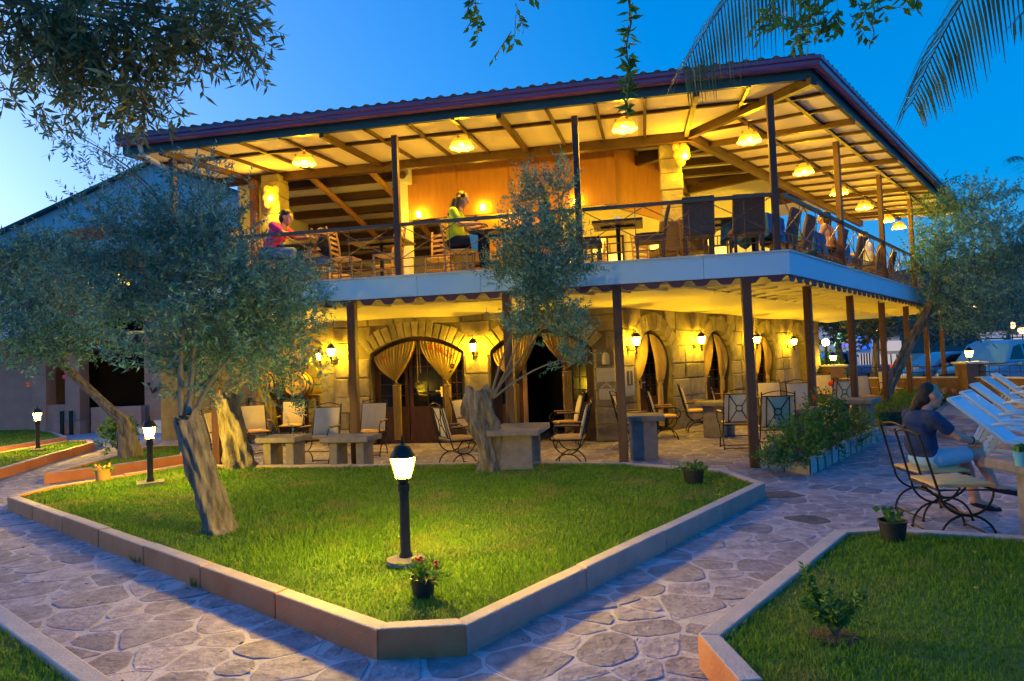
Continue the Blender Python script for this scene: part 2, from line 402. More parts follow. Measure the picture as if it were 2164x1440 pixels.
# grass blades -------------------------------------------------------
def blades(poly, spacing_fn, hmin, hmax, name):
    xs = [p[0] for p in poly]; ys = [p[1] for p in poly]
    x0, x1, y0, y1 = max(min(xs), -22), min(max(xs), 9), max(min(ys), 1.6), min(max(ys), 26)
    A = (x1-x0)*(y1-y0); n = int(A*3600)
    n = min(n, 900000)
    pts = np.column_stack([RNG.uniform(x0, x1, n), RNG.uniform(y0, y1, n)])
    pa = np.array(poly); ins = np.zeros(n, bool); j = len(pa)-1
    for i in range(len(pa)):
        xi, yi = pa[i]; xj, yj = pa[j]
        c = ((yi > pts[:, 1]) != (yj > pts[:, 1])) & (pts[:, 0] < (xj-xi)*(pts[:, 1]-yi)/(yj-yi+1e-12)+xi)
        ins ^= c; j = i
    dist = np.hypot(pts[:, 0], pts[:, 1]); keep = ins & (RNG.random(n) < np.clip((6.0/np.maximum(dist, 1))**1.5, .05, 1))
    vis = np.abs(pts[:, 0]) < 1.0*pts[:, 1]+1.2
    pts = pts[keep & vis]; dist = dist[keep & vis]; n = len(pts)
    h = RNG.uniform(hmin, hmax, n)*(1+.25*np.sin(pts[:, 0]*2.1+1.3*np.sin(pts[:, 1]*1.7))); wd = RNG.uniform(.0035, .0065, n)*np.clip(dist/5, 1, 3)
    a = RNG.uniform(0, 2*np.pi, n); ln = RNG.uniform(.0, .9, n); b = RNG.uniform(0, 2*np.pi, n)
    z0 = LZ-.04
    base = np.column_stack([pts, np.full(n, z0)])
    sx = np.column_stack([np.cos(a)*wd, np.sin(a)*wd, np.zeros(n)])
    tip = base+np.column_stack([np.cos(b)*h*ln, np.sin(b)*h*ln, h])
    V = np.empty((n*3, 3)); V[0::3] = base-sx; V[1::3] = base+sx; V[2::3] = tip
    me = npmesh('grass', V, np.arange(n*3).reshape(-1, 3), 'lawn_blade')
    return link('grass', me)
GL = ['mown grass of the large lawn around the middle lantern', 'mown grass of the small wedge lawn behind the flower tub',
      'mown grass strip around the far lantern by the house', 'mown grass in front of the terracotta house', 'mown grass in the lower left corner', 'mown grass of the lawn with the sapling']
for i, inn in enumerate(lawn_inner):
    o = blades(inn, None, .028, .050, 'grass'); tag(o, GL[i], 'grass', kind='stuff')
# flagstones ---------------------------------------------------------
pts = []; rad = []; GRID = {}
for _ in range(34000):
    y = 2.0+15.5*random.random()**1.5; x = random.uniform(-10.5, 10)
    if abs(x) > .80*y+1.0 or any(inside(x, y, LAWNS[k][0]) for k in range(6)): continue
    r = random.choice((.085, .11, .14, .18))+.006*y; k = (int(x//.6), int(y//.6)); ok = True
    for i in (-1, 0, 1):
        for j in (-1, 0, 1):
            for (xx, yy, rr) in GRID.get((k[0]+i, k[1]+j), ()):
                if (xx-x)**2+((yy-y)*1.15)**2 < (r+rr)**2*.72: ok = False
    if ok: GRID.setdefault(k, []).append((x, y, r)); pts.append((x, y)); rad.append(r)
PT = np.array(pts)
def cell(i):
    d = np.hypot(PT[:, 0]-PT[i, 0], PT[:, 1]-PT[i, 1]); nb = np.argsort(d)[1:18]
    p = PT[i]; poly = [(p[0]-.6, p[1]-.6), (p[0]+.6, p[1]-.6), (p[0]+.6, p[1]+.6), (p[0]-.6, p[1]+.6)]
    for j in nb:
        q = PT[j]; v = p-q; L = np.hypot(*v); f = rad[i]/(rad[i]+rad[j]); mid = p*(1-f)+q*f+v/L*random.uniform(.007, .018)
        poly = clip(poly, mid, v/L)
        if len(poly) < 3: return None
    return poly
def organic(poly):           # soften the corners and roughen the outline
    for _ in range(1):
        out = []
        for i in range(len(poly)):
            a, b = Vector(poly[i]), Vector(poly[(i+1) % len(poly)]); out += [a.lerp(b, .2), a.lerp(b, .8)]
        poly = out
    return [(p[0]+random.uniform(-.008, .008), p[1]+random.uniform(-.008, .008)) for p in poly]
cells = []
for i in range(len(PT)):
    c = cell(i)
    if c and abs(area2(c)) > .006: cells.append((math.hypot(*PT[i]), organic(ccw(c))))
cells.sort(key=lambda q: q[0])
rest = MB()
DAMP = [(g(1655, 1048), .30), (g(1728, 1096), .12)]      # stones darkened by spilt water
for k, (d, poly) in enumerate(cells):
    n = len(poly); cx = sum(p[0] for p in poly)/n; cyy = sum(p[1] for p in poly)/n
    h = random.uniform(.002, .006); tx, ty = random.uniform(-.005, .005), random.uniform(-.005, .005)
    top = [(cx+(p[0]-cx)*.97, cyy+(p[1]-cyy)*.97) for p in poly]
    tgt = MB() if k < 300 else rest
    vs = [(p[0], p[1], -.005) for p in poly]+[(p[0], p[1], h*.55) for p in poly]+[(p[0], p[1], h+tx*(p[0]-cx)/.3+ty*(p[1]-cyy)/.3) for p in top]
    fs = [tuple(range(2*n, 3*n))]
    for a in range(n):
        b = (a+1) % n; fs += [(a, b, n+b, n+a), (n+a, n+b, 2*n+b, 2*n+a)]
    tgt.add(vs, fs)
    if k < 300: tgt.build('flagstone', 'flag_wet' if any((cx-q.x)**2+(cyy-q.y)**2 < r_*r_ for q, r_ in DAMP) else 'flag', path)
if rest.v: o = rest.build('flagstone_paving', 'flag', path); o['kind'] = 'stuff'
# parking area and street far right
sheet('road', 8, 120, 23.9, 60, .012, 'asphalt')
# ================================================================== restaurant building
bld = thing('restaurant_building', 'two storey stone restaurant with open terrace, tiled hip roof and arcade of arched doors', 'building', C0)
W = dict(world=bld)
FZ = 3.13                    # terrace floor
TL = 9.6                     # left end of the terrace along the front
SR = 11.15                   # far end of the upper terrace along the side
DB = .5                      # the side overhangs this much more than the front
def sweep(prof, tl, sr, db, name, m, parent, smooth=False):
    st = []
    for (b, z) in prof:
        st.append([B('F', tl, b, z), cor(b, b-db, z), B('S', sr, b-db, z)])
    n = len(prof); mb = MB(); vs = []; fs = []
    for k in range(3): vs += [st[i][k] for i in range(n)]
    for k in range(2):
        for i in range(n): j = (i+1) % n; fs.append((k*n+i, k*n+j, (k+1)*n+j, (k+1)*n+i))
    fs += [tuple(range(n-1, -1, -1)), tuple(range(2*n, 3*n))]
    return mb.add(vs, fs).build(name, m, parent, smooth, bld)
# --- stone walls with arched openings
BW = 3.55
def archz(x, c, w, sp, ap):
    h = ap-sp; R = (w*w/4+h*h)/(2*h); d = min(abs(x-c), w/2); return ap-R+math.sqrt(max(0, R*R-d*d))
def arched_wall(fr, a0, a1, b, z1, ops, thick, part):
    mb = MB(); cuts = [a0]; segs = []
    for (c, w_, sp, ap) in ops: segs.append((c-w_/2, c+w_/2, c, w_, sp, ap))
    cur = a0
    for (l, r, c, w_, sp, ap) in segs:
        mb.bbox(fr, cur, l, b, b+thick, -.05, z1); N = 14
        for i in range(N):
            x0, x1 = l+(r-l)*i/N, l+(r-l)*(i+1)/N; za, zb = archz(x0, c, w_, sp, ap), archz(x1, c, w_, sp, ap)
            if fr == 'F': x0, x1, za, zb = x1, x0, zb, za
            lo = [(x0, b, za), (x1, b, zb), (x1, b+thick, zb), (x0, b+thick, za)]
            mb.hexa([B(fr, x, bb, z) for x, bb, z in lo]+[B(fr, x, bb, z1) for x, bb, z in lo])
        cur = r
    mb.bbox(fr, cur, a1, b, b+thick, -.05, z1)
    return mb.build('stone_wall', 'stone_mortar', part, world=bld)
def unit_stone(seed):
    r = random.Random(seed); e = .055; mb = MB(); vs = []
    j = lambda k=.03: r.uniform(-k, k)
    base = [(-.5, -.5), (.5, -.5), (.5, .5), (-.5, .5)]
    jj = [(j(), j()) for _ in range(4)]
    for y_, sx in ((.5, 1), (-.28, 1), (-.5, .9)):
        for (x, z), (dx, dz) in zip(base, jj): vs.append(((x+dx)*sx, y_+j(.02) if y_ < 0 else y_, (z+dz)*sx))
    fs = [(8, 9, 10, 11)]
    for k in (0, 4):
        for i in range(4): fs.append((k+i, k+(i+1) % 4, k+4+(i+1) % 4, k+4+i))
    return mb.add(vs, [f[::-1] for f in fs]).mesh('stone', 'stone')
USTONE = [unit_stone(k) for k in range(8)]
def lay_stones(fr, a0, a1, b, z1, ops, part, ring=.34, seed=1, hts=(.34, .42), wid=(.42, .85)):
    r = random.Random(seed); z = 0.0; rot = ROTF if fr == 'F' else ROTS
    while z < z1-.08:
        h = min(r.uniform(*hts), z1-z);
        if z1-z-h < .12: h = z1-z
        spans = [(a0, a1)]; zm = z+h*.35
        for (c, w_, sp, ap) in ops:
            if zm < sp: half = w_/2+(.02)
            elif zm < ap+ring: 
                hh = ap-sp; R = (w_*w_/4+hh*hh)/(2*hh)+ring*.9; dz = zm-(ap+ring*.9-R); half = math.sqrt(max(0, R*R-dz*dz)); half = min(half, w_/2+.28)
            else: continue
            ns = []
            for (l, q) in spans:
                if c-half > l: ns.append((l, min(q, c-half)))
                if c+half < q: ns.append((max(l, c+half), q))
            spans = [s for s in ns if s[1]-s[0] > .05]
        for (l, q) in spans:
            x = l
            while x < q-.02:
                L = r.uniform(*wid)
                if q-x-L < .22: L = q-x
                o = link('stone', USTONE[r.randrange(8)], None, part, B(fr, x+L/2, b+.02-r.uniform(0, .012), z+h/2)-C0, (0, 0, rot), (L-.012, .09, h-.012))
                x += L
        z += h
def voussoirs(fr, b, op, part, n, ring=.34):
    c, w_, sp, ap = op; h = ap-sp; R = (w_*w_/4+h*h)/(2*h); zc = ap-R; a = math.asin(min(1, w_/2/R))
    for i in range(n):
        t0, t1 = -a+2*a*i/n+.006, -a+2*a*(i+1)/n-.006; ro = R+ring*random.uniform(.9, 1.08); pr = random.uniform(.035, .055)
        q = [(R, t0), (R, t1), (ro, t1), (ro, t0)]
        f = [(c+rr*math.sin(t), zc+rr*math.cos(t)) for rr, t in q]
        lo = [B(fr, x, b-pr, z) for x, z in f]; hi = [B(fr, x, b+.12, z) for x, z in f]
        if fr == 'F': lo.reverse(); hi.reverse()
        o = MB().hexa(hi+lo).build('voussoir', 'stone', part, world=bld); bevel(o, .012, 1)
sc0 = cor(BW, BW); s0 = (sc0-C0).dot(SD); t0c = (sc0-C0).dot(FD)
OPF = [(3.645, 2.15, 1.93, 2.38), (6.355, 2.12, 1.97, 2.33)]
OPS = [(3.62, 1.62, 1.75, 2.30), (6.98, 1.7, 1.75, 2.33), (10.3, 1.6, 1.75, 2.30), (13.3, 1.5, 1.75, 2.28)]
SE = 15.5
fw = arched_wall('F', t0c, 8.25, BW, 2.78, OPF, .4, bld); fw.name = 'front_wall'
lay_stones('F', t0c+.01, 8.25, BW, 2.76, OPF, fw, seed=3)
for op in OPF: voussoirs('F', BW, op, fw, 15)
sw = arched_wall('S', s0, SE, BW, 2.78, OPS, .45, bld); sw.name = 'side_wall'
lay_stones('S', s0, SE, BW, 2.76, OPS, sw, seed=5)
for op in OPS: voussoirs('S', BW, op, sw, 11, .36)
# return and recessed back wall behind the barrel
MB().bbox('F', 8.25, 8.6, BW+.06, 5.6, -.05, 2.78).build('return_wall', 'stone', bld, world=bld)
bw = MB().bbox('F', 8.62, 14.0, 5.3, 5.6, -.05, 2.78).build('back_wall', 'stone_mortar', bld, world=bld)
lay_stones('F', 8.64, 13.0, 5.3, 2.76, [], bw, seed=9)
# dark rooms behind the doors
MB().bbox('F', 2.6, 8.2, 6.0, 6.1, 0, 2.75).build('room_back_wall', 'dark_room', bld, world=bld)
MB().bbox('S', 2.4, SE, 6.4, 6.5, 0, 2.75).build('room_back_wall', 'dark_room', bld, world=bld)
MB().bbox('S', SE-.4, SE, BW+.46, 9, -.05, 2.78).build('end_wall', 'stone', bld, world=bld)
# --- doors and curtains
def panes(mb_frame, fr, a0, a1, b, z0, z1, nx, nz, bar=.022):
    for i in range(1, nx): x = a0+(a1-a0)*i/nx; mb_frame.bbox(fr, x-bar/2, x+bar/2, b-.012, b+.012, z0, z1)
    for j in range(1, nz): z = z0+(z1-z0)*j/nz; mb_frame.bbox(fr, a0, a1, b-.0135, b+.0135, z-bar/2, z+bar/2)
def leaf(fr, a0, a1, b, ztop, handle=None, name='door'):
    mb = MB(); s = .085
    mb.bbox(fr, a0, a0+s, b-.025, b+.025, .02, ztop); mb.bbox(fr, a1-s, a1, b-.025, b+.025, .02, ztop)
    mb.bbox(fr, a0+s, a1-s, b-.024, b+.024, .02, .80); mb.bbox(fr, a0+s, a1-s, b-.024, b+.024, ztop-.1, ztop)
    panes(mb, fr, a0+s, a1-s, b, .80, ztop-.1, 2, 4)
    d = mb.build(name, 'wood_door', bld, world=bld); bevel(d, .006, 1)
    for i in range(2):
        for j in range(4):
            x0 = a0+s+(a1-a0-2*s)*i/2+.011; x1 = a0+s+(a1-a0-2*s)*(i+1)/2-.011; z0 = .80+(ztop-.9)*j/4+.011; z1 = .80+(ztop-.9)*(j+1)/4-.011
            MB().bbox(fr, x0, x1, b-.004, b+.004, z0, z1).build('pane', 'glass_dark', d, world=bld)
    MB().bbox(fr, a0+s+.08, a1-s-.08, b-.036, b-.026, .12, .7).build('door_panel', 'wood_door', d, world=bld)
    if handle is not None:
        h = MB().bbox(fr, handle-.02, handle+.02, b-.04, b-.026, 1.0, 1.22); h.bbox(fr, handle-.015, handle+.13, b-.075, b-.06, 1.12, 1.145)
        h.bbox(fr, handle-.01, handle+.01, b-.062, b-.04, 1.12, 1.145).build('handle', 'brass', d, world=bld)
    return d
def frame_in(fr, op, b, name='door_frame'):
    c, w_, sp, ap = op; mb = MB(); l, r = c-w_/2, c+w_/2
    mb.bbox(fr, l+.005, l+.1, b-.03, b+.06, 0, sp-.01); mb.bbox(fr, r-.1, r-.005, b-.03, b+.06, 0, sp-.01)
    N = 12
    for i in range(N):
        x0, x1 = l+.005+(w_-.01)*i/N, l+.005+(w_-.01)*(i+1)/N; za, zb = archz(x0, c, w_, sp, ap)-.004, archz(x1, c, w_, sp, ap)-.004
        if fr == 'F': x0, x1, za, zb = x1, x0, zb, za
        lo = [(x0, b-.03, za-.11), (x1, b-.03, zb-.11), (x1, b+.06, zb-.11), (x0, b+.06, za-.11)]; hi = [(x0, b-.03, za), (x1, b-.03, zb), (x1, b+.06, zb), (x0, b+.06, za)]
        mb.hexa([B(fr, *q) for q in lo]+[B(fr, *q) for q in hi])
    return mb.build(name, 'wood_door', bld, world=bld)
def curtain(fr, op, b, side, tie_a, tie_z, tie_w, top0, top1, zbot, pleats, sag=.0, low_w=None):
    """one gathered half: hung along the arch between top0 and top1, tied at tie_a / tie_z"""
    c, w_, sp, ap = op; NU, NV = 120, 30; V = []; low_w = low_w or tie_w*.9
    for i in range(NV+1):
        v = i/NV
        for k in range(NU+1):
            u = k/NU; at_ = top0+(top1-top0)*u; zt = archz(at_, c, w_, sp, ap)-.10; 
            if v < .62:
                q = v/.62; e = q**1.35 if True else q; wq = 1-(1-q)**1.25
                a_ = at_+(tie_a+(u-.5)*tie_w-at_)*(e*.45+.55*wq*q); z_ = zt+(tie_z-zt)*q
                bulge = math.sin(q*math.pi)*.05; amp = .026+.014*q
            else:
                q = (v-.62)/.38; a_ = tie_a+(u-.5)*(tie_w+(low_w-tie_w)*q); z_ = tie_z+(zbot-tie_z)*q; bulge = 0; amp = .03
            ph = u*2*math.pi*(pleats if v < .62 else 5); pin = .5 if abs(v-.62) < .03 else 1
            bb = b-bulge-amp*pin*math.sin(ph)-.006*math.sin(ph*2.7+v*5)
            V.append(B(fr, a_, bb, z_))
    F_ = []; n = NU+1
    for i in range(NV):
        for k in range(NU): F_.append((i*n+k, i*n+k+1, (i+1)*n+k+1, (i+1)*n+k))
    o = MB().add(V, F_).build('curtain', 'curtain', bld, True, bld)
    MB().tube([B(fr, tie_a+(tie_w*.5)*math.cos(t), b-.01-.045*math.sin(t), tie_z) for t in [2*math.pi*i/12 for i in range(13)]], .012, 6).build('tie_band', 'curtain', o, True, bld)
    return o
# door 1 (frame set back in the reveal)
op = OPF[1]; bd = BW+.28
frame_in('F', op, bd); leaf('F', 5.78, 6.62, bd, 2.06, handle=5.88)
leaf('F', 5.33, 5.76, bd+.002, 1.9, name='side_light'); leaf('F', 6.64, 7.38, bd+.002, 1.9, name='side_light')
cl = curtain('F', op, BW+.10, 1, 6.85, 1.28, .19, 7.36, 6.37, .10, 13)
cr = curtain('F', op, BW+.10, 1, 5.70, 1.26, .15, 6.30, 5.36, .45, 13)
for dx in (-.02, .03): MB().tube([B('F', 6.33+dx, BW+.09, 2.2), B('F', 6.32+dx*1.3, BW+.09, 1.45-dx*4)], .008, 6).build('cord', 'curtain', cr, True, bld)
# painted words on the curtains
def lettering(txt, pts, size, parent, m='red_paint'):
    for ch, (a, z, tilt) in zip(txt, pts):
        cu = bpy.data.curves.new('letter', 'FONT'); cu.body = ch; cu.size = size; cu.extrude = .003; cu.align_x = 'CENTER'
        o = bpy.data.objects.new('letter', cu); COL.objects.link(o)
        bpy.context.view_layer.update(); dg = bpy.context.evaluated_depsgraph_get()
        me = bpy.data.meshes.new_from_object(o.evaluated_get(dg)); bpy.data.objects.remove(o)
        me.materials.clear(); me.materials.append(MATS[m])
        l = link('letter', me, None, parent, B('F', a, BW+.022, z)-C0)
        l.rotation_euler = (Matrix.Rotation(ROTF, 3, 'Z') @ Matrix.Rotation(math.pi/2, 3, 'X') @ Matrix.Rotation(tilt, 3, 'Z')).to_euler()
lettering('BEACH', [(6.05, 2.04, -.1), (5.92, 2.01, -.2), (5.80, 1.96, -.25), (5.69, 1.90, -.3), (5.575, 1.83, -.12)], .17, cr)
lettering('H', [(7.10, 1.84, .15)], .17, cl)
fl = MB()
for k in range(5): a = 2*math.pi*k/5; fl.ball(B('F', 5.56+.035*math.cos(a), BW+.03, 1.66+.035*math.sin(a)), .022, 8)
fl.ball(B('F', 5.60, BW+.03, 1.55), .02, 8); fl.ball(B('F', 5.63, BW+.03, 1.53), .016, 8); fl.build('flower_motif', 'black_paint', cr, True, bld)
# door 2, standing open
op = OPF[0]; frame_in('F', op, bd); leaf('F', 2.64, 3.12, bd, 1.95, name='side_light'); leaf('F', 4.1, 4.64, bd+.002, 1.95, name='side_light')
MB().bbox('F', 4.0, 4.09, bd-.03, bd+.05, 0, 2.2).bbox('F', 3.13, 3.22, bd-.03, bd+.05, 0, 2.2).build('door_post', 'wood_light', bld, world=bld)
curtain('F', op, BW+.10, 1, 4.22, 1.22, .15, 4.68, 3.72, .1, 14); curtain('F', op, BW+.10, 1, 3.12, 1.45, .2, 3.62, 2.66, .1, 13)
# side doors
for k, op in enumerate(OPS[:3]):
    c, w_, sp, ap = op; bq = BW+.32; frame_in('S', op, bq)
    leaf('S', c-w_/2+.11, c-.01, bq, 1.9, handle=c-.12); leaf('S', c+.01, c+w_/2-.11, bq+.002, 1.9)
    curtain('S', op, BW+.12, 1, c-w_*.36, 1.2-.1*k, .17, c-w_/2+.05, c-.04, .1, 11); curtain('S', op, BW+.12, 1, c+w_*.27, 1.12, .2, c+.04, c+w_/2-.06, .1, 12)
MB().bbox('S', OPS[3][0]-.9, OPS[3][0]+.9, BW+.2, BW+.3, 0, 2.6).build('blind_arch_panel', 'stone', bld, world=bld)
# carved stones by the corner
cv = MB().bbox('S', 2.22, 2.58, BW-.085, BW-.03, .9, 1.5).build('carved_stone', 'carving', bld, world=bld)
MB().bbox('S', 2.30, 2.36, BW-.10, BW-.08, 1.12, 1.42).bbox('S', 2.44, 2.50, BW-.10, BW-.08, 1.12, 1.42).bbox('S', 2.365, 2.435, BW-.099, BW-.08, 1.12, 1.15).build('relief', 'stone_mortar', cv, world=bld)
cv2 = MB().bbox('F', 2.12, 2.5, BW-.09, BW-.03, 1.22, 1.5).build('carved_stone', 'carving', bld, world=bld)
n3 = MB().bbox('F', 2.14, 2.48, BW-.085, BW-.03, 1.54, 1.9).build('niche_stone', 'stone_mortar', bld, world=bld)
MB().lathe([(.09, -.11), (.09, .06), (.07, .12), (.03, .15), (1e-5, .155)], 14, B('F', 2.3, BW-.04, 1.68)).build('niche_figure', 'carving', n3, True, bld)
cv3 = MB().bbox('F', 2.14, 2.46, BW-.08, BW-.03, .86, 1.08).build('carved_stone', 'carving', bld, world=bld)
MB().bar(B('F', 2.42, BW-.075, 1.10), B('F', 2.33, BW-.075, 1.17), .025, .03).bar(B('F', 2.20, BW-.075, 1.10), B('F', 2.29, BW-.075, 1.17), .025, .03).bar(B('F', 2.31, BW-.075, 1.16), B('F', 2.31, BW-.075, 1.25), .025, .03).build('relief', 'carving', cv3, world=bld)
# --- terrace slab, fascia, scalloped trim, ceiling below
def cblock(prof, tl, sr, db, name, m): return sweep(prof, tl, sr, db, name, m, bld)
cblock([(0.0, FZ-.16), (6.9, FZ-.16), (6.9, FZ-.012), (0.0, FZ-.012)], TL-.05, SR-.05, DB, 'terrace_floor', 'plaster')
# fascia in panels with seams
def fascia_panels():
    n = 6; c = cor(-.05, -.05-DB); tc = (c-C0).dot(FD); scn = (c-C0).dot(SD)
    cuts = [TL, 8.2, 6.7, 5.05, 4.0, 2.25, .6, tc]
    for i in range(len(cuts)-1):
        MB().bbox('F', cuts[i]-.003, cuts[i+1]+(.003 if i < len(cuts)-2 else -.0), -.05, -.01, FZ-.33, FZ).build('fascia_panel', 'fascia', bld, world=bld)
    cs = [scn+.001, 2.1, 4.2, 6.3, 8.5, SR]
    for i in range(len(cs)-1):
        MB().bbox('S', cs[i]+(.003 if i else 0), cs[i+1]-.003, -.05-DB, -.01-DB, FZ-.33, FZ).build('fascia_panel', 'fascia', bld, world=bld)
fascia_panels()
cblock([(-.075, FZ), (.05, FZ), (.05, FZ+.025), (-.075, FZ+.025)], TL, SR, DB, 'floor_edge', 'stucco_white')
def scallops(fr, a0, a1, b, ztop, pitch, drop, name):
    n = int(abs(a1-a0)/pitch); out = []
    up = MB(); s = (a1-a0)/n; pts = []
    for i in range(n):
        for q, d in ((0, .25), (.12, .27), (.2, .5), (.3, .9), (.4, 1), (.62, 1), (.72, .9), (.82, .5), (.9, .27)):
            pts.append((a0+s*(i+q), ztop-drop*d))
    pts.append((a1, ztop-drop*.25))
    vs = []; fs = []
    for (a, z) in pts: vs += [B(fr, a, b, z), B(fr, a, b, ztop), B(fr, a, b+.018, z), B(fr, a, b+.018, ztop)]
    for i in range(len(pts)-1):
        k = 4*i; fs += [(k, k+4, k+5, k+1), (k+2, k+3, k+7, k+6), (k, k+2, k+6, k+4), (k+1, k+5, k+7, k+3)]
    return up.add(vs, fs).build(name, 'scallop', bld, world=bld)
ctn = cor(-.02, -.02-DB); tcn = (ctn-C0).dot(FD); scn = (ctn-C0).dot(SD)
scallops('F', TL, tcn, -.02, FZ-.32, .345, .11, 'scalloped_trim'); scallops('S', scn, 16.9, -.02-DB, FZ-.32, .345, .11, 'scalloped_trim')
MB().bbox('S', SR, 17.0, -.05-DB, 3.4, FZ-.30, FZ-.24).build('far_canopy', 'canopy', bld, world=bld)
# smooth plaster ceiling sagging towards the wall
def ceiling():
    V = []; F_ = []; nb = 14
    bs = [1.2+(BW+.02-1.2)*j/nb for j in range(nb+1)]; stn = []
    for k in range(25): stn.append(('F', 9.5-(9.5)*k/24))
    rows = []
    def zc(bb, ph): return 2.80-.07*((bb-1.2)/2.4)**1.4+.014*math.sin(bb*3.2+ph*1.3)+.012*math.sin(ph*2.1)
    def line(k):
        if k <= 26: f = k/26; return [B('F', 9.55, b_, 0).lerp(cor(b_, b_), f) for b_ in bs]
        f = (k-26)/26; return [cor(b_, b_).lerp(B('S', 16.9, b_, 0), f) for b_ in bs]
    for k in range(53):
        for j, p in enumerate(line(k)): V.append((p.x, p.y, zc(bs[j], k*.35)))
    n = nb+1
    for k in range(52):
        for j in range(nb): F_.append((k*n+j, k*n+j+1, (k+1)*n+j+1, (k+1)*n+j))
    return MB().add(V, F_).build('ceiling', 'canopy', bld, True, bld)
ceiling()
MB().bbox('F', 8.2, 13.5, BW+.02, 5.35, 2.73, 2.77).build('recess_ceiling', 'canopy', bld, world=bld)
# lattice of white laths under the outer strip of the slab
def laths():
    for fr, a0, a1, db in (('F', 9.4, .2, 0), ('S', .7, 16.6, DB)):
        n = int(abs(a1-a0)/.6)
        for i in range(n-1):
            a = a0+(a1-a0)*i/n
            MB().bar(B(fr, a, .0-db, 2.84), B(fr, a+(.95 if fr == 'S' else -.95), 1.22, 2.82), .035, .10).build('lath', 'canopy', bld, world=bld)
            MB().bar(B(fr, a+(.95 if fr == 'S' else -.95), .0-db, 2.875), B(fr, a, 1.22, 2.855), .035, .10).build('lath', 'canopy', bld, world=bld)
        MB().bbox(fr, a0, a1, 1.18, 1.28, 2.795, 2.95).build('edge_beam', 'canopy', bld, world=bld)
laths()
# --- posts
def post(fr, a, b, w_, z0, z1, name='post'):
    o = MB().bbox(fr, a-w_/2, a+w_/2, b-w_/2, b+w_/2, z0, z1).build(name, 'wood_post', bld, world=bld); bevel(o, .012, 2)
for a in (0.0, 1.89, 3.61, 6.23, 8.76): post('F', a, 0.07, .135, 0, FZ-.17)
for k in range(1, 7): post('S', 2.79*k, .0, .125, 0, FZ-.17)
cu0 = cor(.05, .05-DB); tcu = (cu0-C0).dot(FD); scu = (cu0-C0).dot(SD)
def soff(b): return 5.56+.085*(b+.3)
DR = .72                                         # extra side overhang of the roof
for a in (tcu+.08, 2.42, 5.38, 9.5): post('F', a, .05, .10, FZ+.02, soff(.05)-.12, 'terrace_post')
for a in (3.43, 6.68, 9.95): post('S', a, .05-DB, .10, FZ+.02, soff(.05+DR-DB)-.14, 'terrace_post')
# --- railing
def rail_run(fr, a0, a1, b, posts):
    sgn = 1 if a1 > a0 else -1
    r = MB().bbox(fr, a0, a1, b-.03, b+.03, FZ+.84, FZ+.89).build('railing', 'rail_metal', bld, world=bld)
    for z in (.17, .31): MB().tube([B(fr, a0, b, FZ+z), B(fr, a1, b, FZ+z)], .009, 6).build('rail_bar', 'rail_metal', r, world=bld)
    n = max(1, round(abs(a1-a0)/.2)); st = (a1-a0)/n
    for i in range(1, n): 
        a = a0+st*i
        MB().tube([B(fr, a, b, FZ+.02), B(fr, a, b, FZ+(.84 if i % 4 == 0 else .31))], .007, 5).build('baluster', 'rail_metal', r, world=bld)
    m = max(1, round(abs(a1-a0)/.98)); st = (a1-a0)/m
    for i in range(m):
        x0, x1 = a0+st*i, a0+st*(i+1)
        MB().tube([B(fr, x0, b-.01, FZ+.31), B(fr, x1, b-.01, FZ+.84)], .008, 5).build('brace', 'rail_metal', r, world=bld)
        MB().tube([B(fr, x1, b+.01, FZ+.31), B(fr, x0, b+.01, FZ+.84)], .008, 5).build('brace', 'rail_metal', r, world=bld)
for a0, a1 in ((9.44, 5.44), (5.32, 2.48), (2.36, tcu+.12)): rail_run('F', a0, a1, .05, None)
for a0, a1 in ((scu+.06, 3.37), (3.49, 6.62), (6.74, 9.89), (10.0, SR)): rail_run('S', a0, a1, .05-DB, None)
# --- roof
RS = 14.0; RL = 10.25
rf = sweep([(-.30, 5.80), (4.6, 7.0), (4.6, 7.06), (-.34, 5.86)], RL, RS, DR, 'roof', 'roof_tile', bld)
sweep([(-.27, 5.53), (-.20, 5.53), (-.20, 5.80), (-.27, 5.80)], RL-.02, RS-.02, DR, 'eave_board', 'eave_board', rf)
gp = [(-.275+.0, 5.66)]
gp = [(-.30-.07+.07*math.cos(t), 5.715+.07*math.sin(t)) for t in [math.pi*k/8 for k in range(8, 17)]]
gp = [(-.30, 5.66), (-.36, 5.645), (-.405, 5.67), (-.42, 5.71), (-.41, 5.74), (-.435, 5.75), (-.435, 5.80), (-.38, 5.805), (-.30, 5.80)]
sweep(gp[::-1], RL, RS, DR, 'gutter', 'gutter', rf, True)
tile = MB(); tn = 8
for k in range(2):
    r_ = .062+.006*(k == 0); y_ = 0 if k == 0 else 1.1
    tile.v += [(r_*math.cos(math.pi*i/tn), y_, r_*.9*math.sin(math.pi*i/tn)) for i in range(tn+1)]
tile.f += [(i, i+1, tn+2+i, tn+1+i) for i in range(tn)]+[tuple(range(tn+1))]
tme = tile.mesh('roof_tile', 'roof_tile', True); pitch = math.atan2(1.2, 4.9)
n = 54; ce = cor(-.40, -.40-DR); te = (ce-C0).dot(FD); se = (ce-C0).dot(SD)
for i in range(n): link('roof_tile', tme, None, rf, B('F', RL-.05-(RL-te-.2)*i/n, -.40, 5.80)-C0, (pitch, 0, ROTF))
n = 60
for i in range(n): link('roof_tile', tme, None, rf, B('S', se+.2+(RS-se-.3)*i/n, -.40-DR, 5.80)-C0, (pitch, 0, ROTS))
